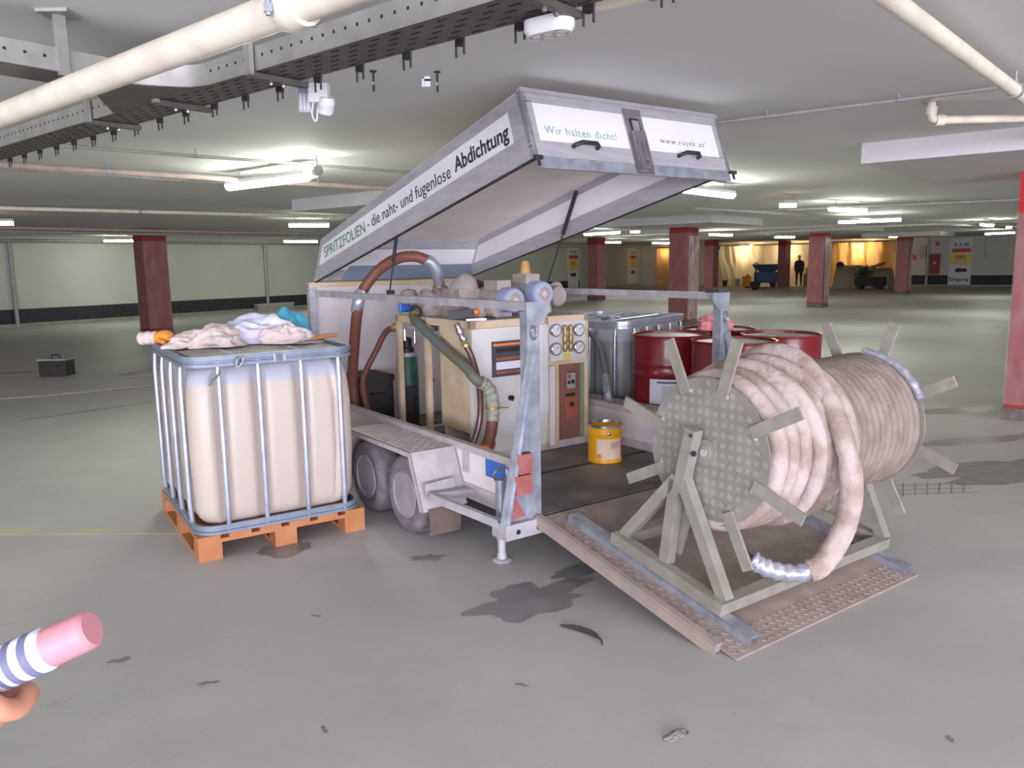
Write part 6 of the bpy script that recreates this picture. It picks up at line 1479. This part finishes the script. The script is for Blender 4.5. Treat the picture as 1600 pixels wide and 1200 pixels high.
def stain(label, cx, cy, rx, ry, yaw, mat, seed, name='stain', cat='stain', n=48, z=0.0015, rough=0.35):
    b = B(); P_ = []
    for i in range(n):
        a = 2*PI*i/n; k = 1 + rough*noise.noise(Vector((math.cos(a)*1.6, math.sin(a)*1.6, seed))) + rough*0.5*noise.noise(Vector((math.cos(a)*4.5, math.sin(a)*4.5, seed)))
        x, y = rx*k*math.cos(a), ry*k*math.sin(a); P_.append(b.bm.verts.new((x*math.cos(yaw) - y*math.sin(yaw), x*math.sin(yaw) + y*math.cos(yaw), z)))
    b.bm.faces.new(P_); o = single(name, b, mat, label, cat); o.location = (cx, cy, 0); return o
stain('dark wet patch on the concrete just before the stabiliser leg and ramp', 0.10, 3.72, 0.27, 0.16, 0.5, m_wet, 2.2, rough=0.7)
stain('small dark wet spot under the ramp hinge', 0.34, 4.05, 0.17, 0.07, 0.6, m_wet, 6.1)
stain('dark drip mark under the orange pallet', -1.36, 4.44, 0.16, 0.10, 0.8, m_wet, 8.2, rough=0.6)
stain('long dark wet streak on the floor behind the reel', 4.0, 6.9, 0.9, 0.10, 0.2, m_wet, 3.3, rough=0.6)
stain('second dark streak beside the nearest column', 4.7, 8.3, 1.2, 0.16, 0.1, m_wet, 4.3, rough=0.6)
stain('broad dark patch at the foot of the nearest column', 3.9, 5.95, 1.0, 0.25, 0.35, m_stain, 7.9, rough=0.6)
stain('thin dark line along the floor left of the caged tank', -5.0, 9.15, 0.9, 0.035, 0.85, m_stain, 1.9, rough=0.4)
stain('dark smear on the floor before the lone box', -8.4, 12.7, 0.9, 0.10, 0.2, m_stain, 5.9, rough=0.5)
stain('oily scuff beside the trailer wheel', -0.50, 4.29, 0.10, 0.035, 0.1, m_stain, 2.9, rough=0.9)
stain('little dark scuff before the pallet corner', -1.70, 3.15, 0.05, 0.02, 0.4, m_stain, 1.1, rough=0.9)
stain('dark speck cluster on the bare foreground floor', -1.25, 2.95, 0.035, 0.012, 0.3, m_stain, 9.1, rough=0.9)
random.seed(5)
for i, (x, y, lb) in enumerate(((-0.70, 2.62, 'tiny dark fleck on the floor nearest the striped can'), (0.02, 2.9, 'tiny dark fleck on the floor before the wet patch'), (-0.95, 3.55, 'faint dark scuff on the floor before the pallet'), (1.5, 2.5, 'tiny dark fleck on the bare floor before the ramp lip'), (-1.9, 2.75, 'small dark scuff on the floor at the edge of view'))):
    stain(lb, x, y, 0.022 + 0.012*random.random(), 0.008, random.random()*3, m_stain, 20 + i, rough=0.8)
m_yline = M('faded_yellow_paint', (196, 192, 150), 0.7, scale=3, c2=(184, 181, 168), lo=0.4, hi=0.6)
o = single('floor_line', B().hexa([(-4.6, 4.83, 0.0005), (-1.9, 4.75, 0.0005), (-1.9, 4.86, 0.0005), (-4.6, 4.95, 0.0005), (-4.6, 4.83, 0.0015), (-1.9, 4.75, 0.0015), (-1.9, 4.86, 0.0015), (-4.6, 4.95, 0.0015)]), m_yline, 'faded yellow floor line running behind the caged tank', 'floor marking')
p = spline([(0.205, 3.40, 0.006), (0.27, 3.37, 0.008), (0.34, 3.31, 0.009), (0.372, 3.25, 0.01), (0.375, 3.21, 0.008)], 6)
single('twig', B().tube(p, [0.004 + 0.010*math.sin(PI*min(1, i/18))*(1 if i < 16 else 0.5) for i in range(len(p))], 6), m_blackm, 'curled dark strip of debris lying before the ramp', 'debris', base=p[0])
rag('small dark crumpled leaf near the lower edge of the floor', 'debris', (0.56, 2.55, 0.0), (0.05, 0.02, 0.010), m_stain, 3.4, 0.6, name='leaf')
# rubbing marks of a grid on the floor behind the reel
gb = B()
for i in range(6):
    x = 2.72 + i*0.09; gb.bar((x, 5.30 + i*0.01, 0.0012), (x + 0.16, 5.62, 0.0012), 0.010, 0.001)
for i in range(3): gb.bar((2.66, 5.34 + i*0.10, 0.0012), (3.30, 5.36 + i*0.11, 0.0012), 0.010, 0.001)
single('grid_mark', gb, m_stain, 'dark grid-shaped mark on the floor behind the reel', 'stain', kind='stuff')
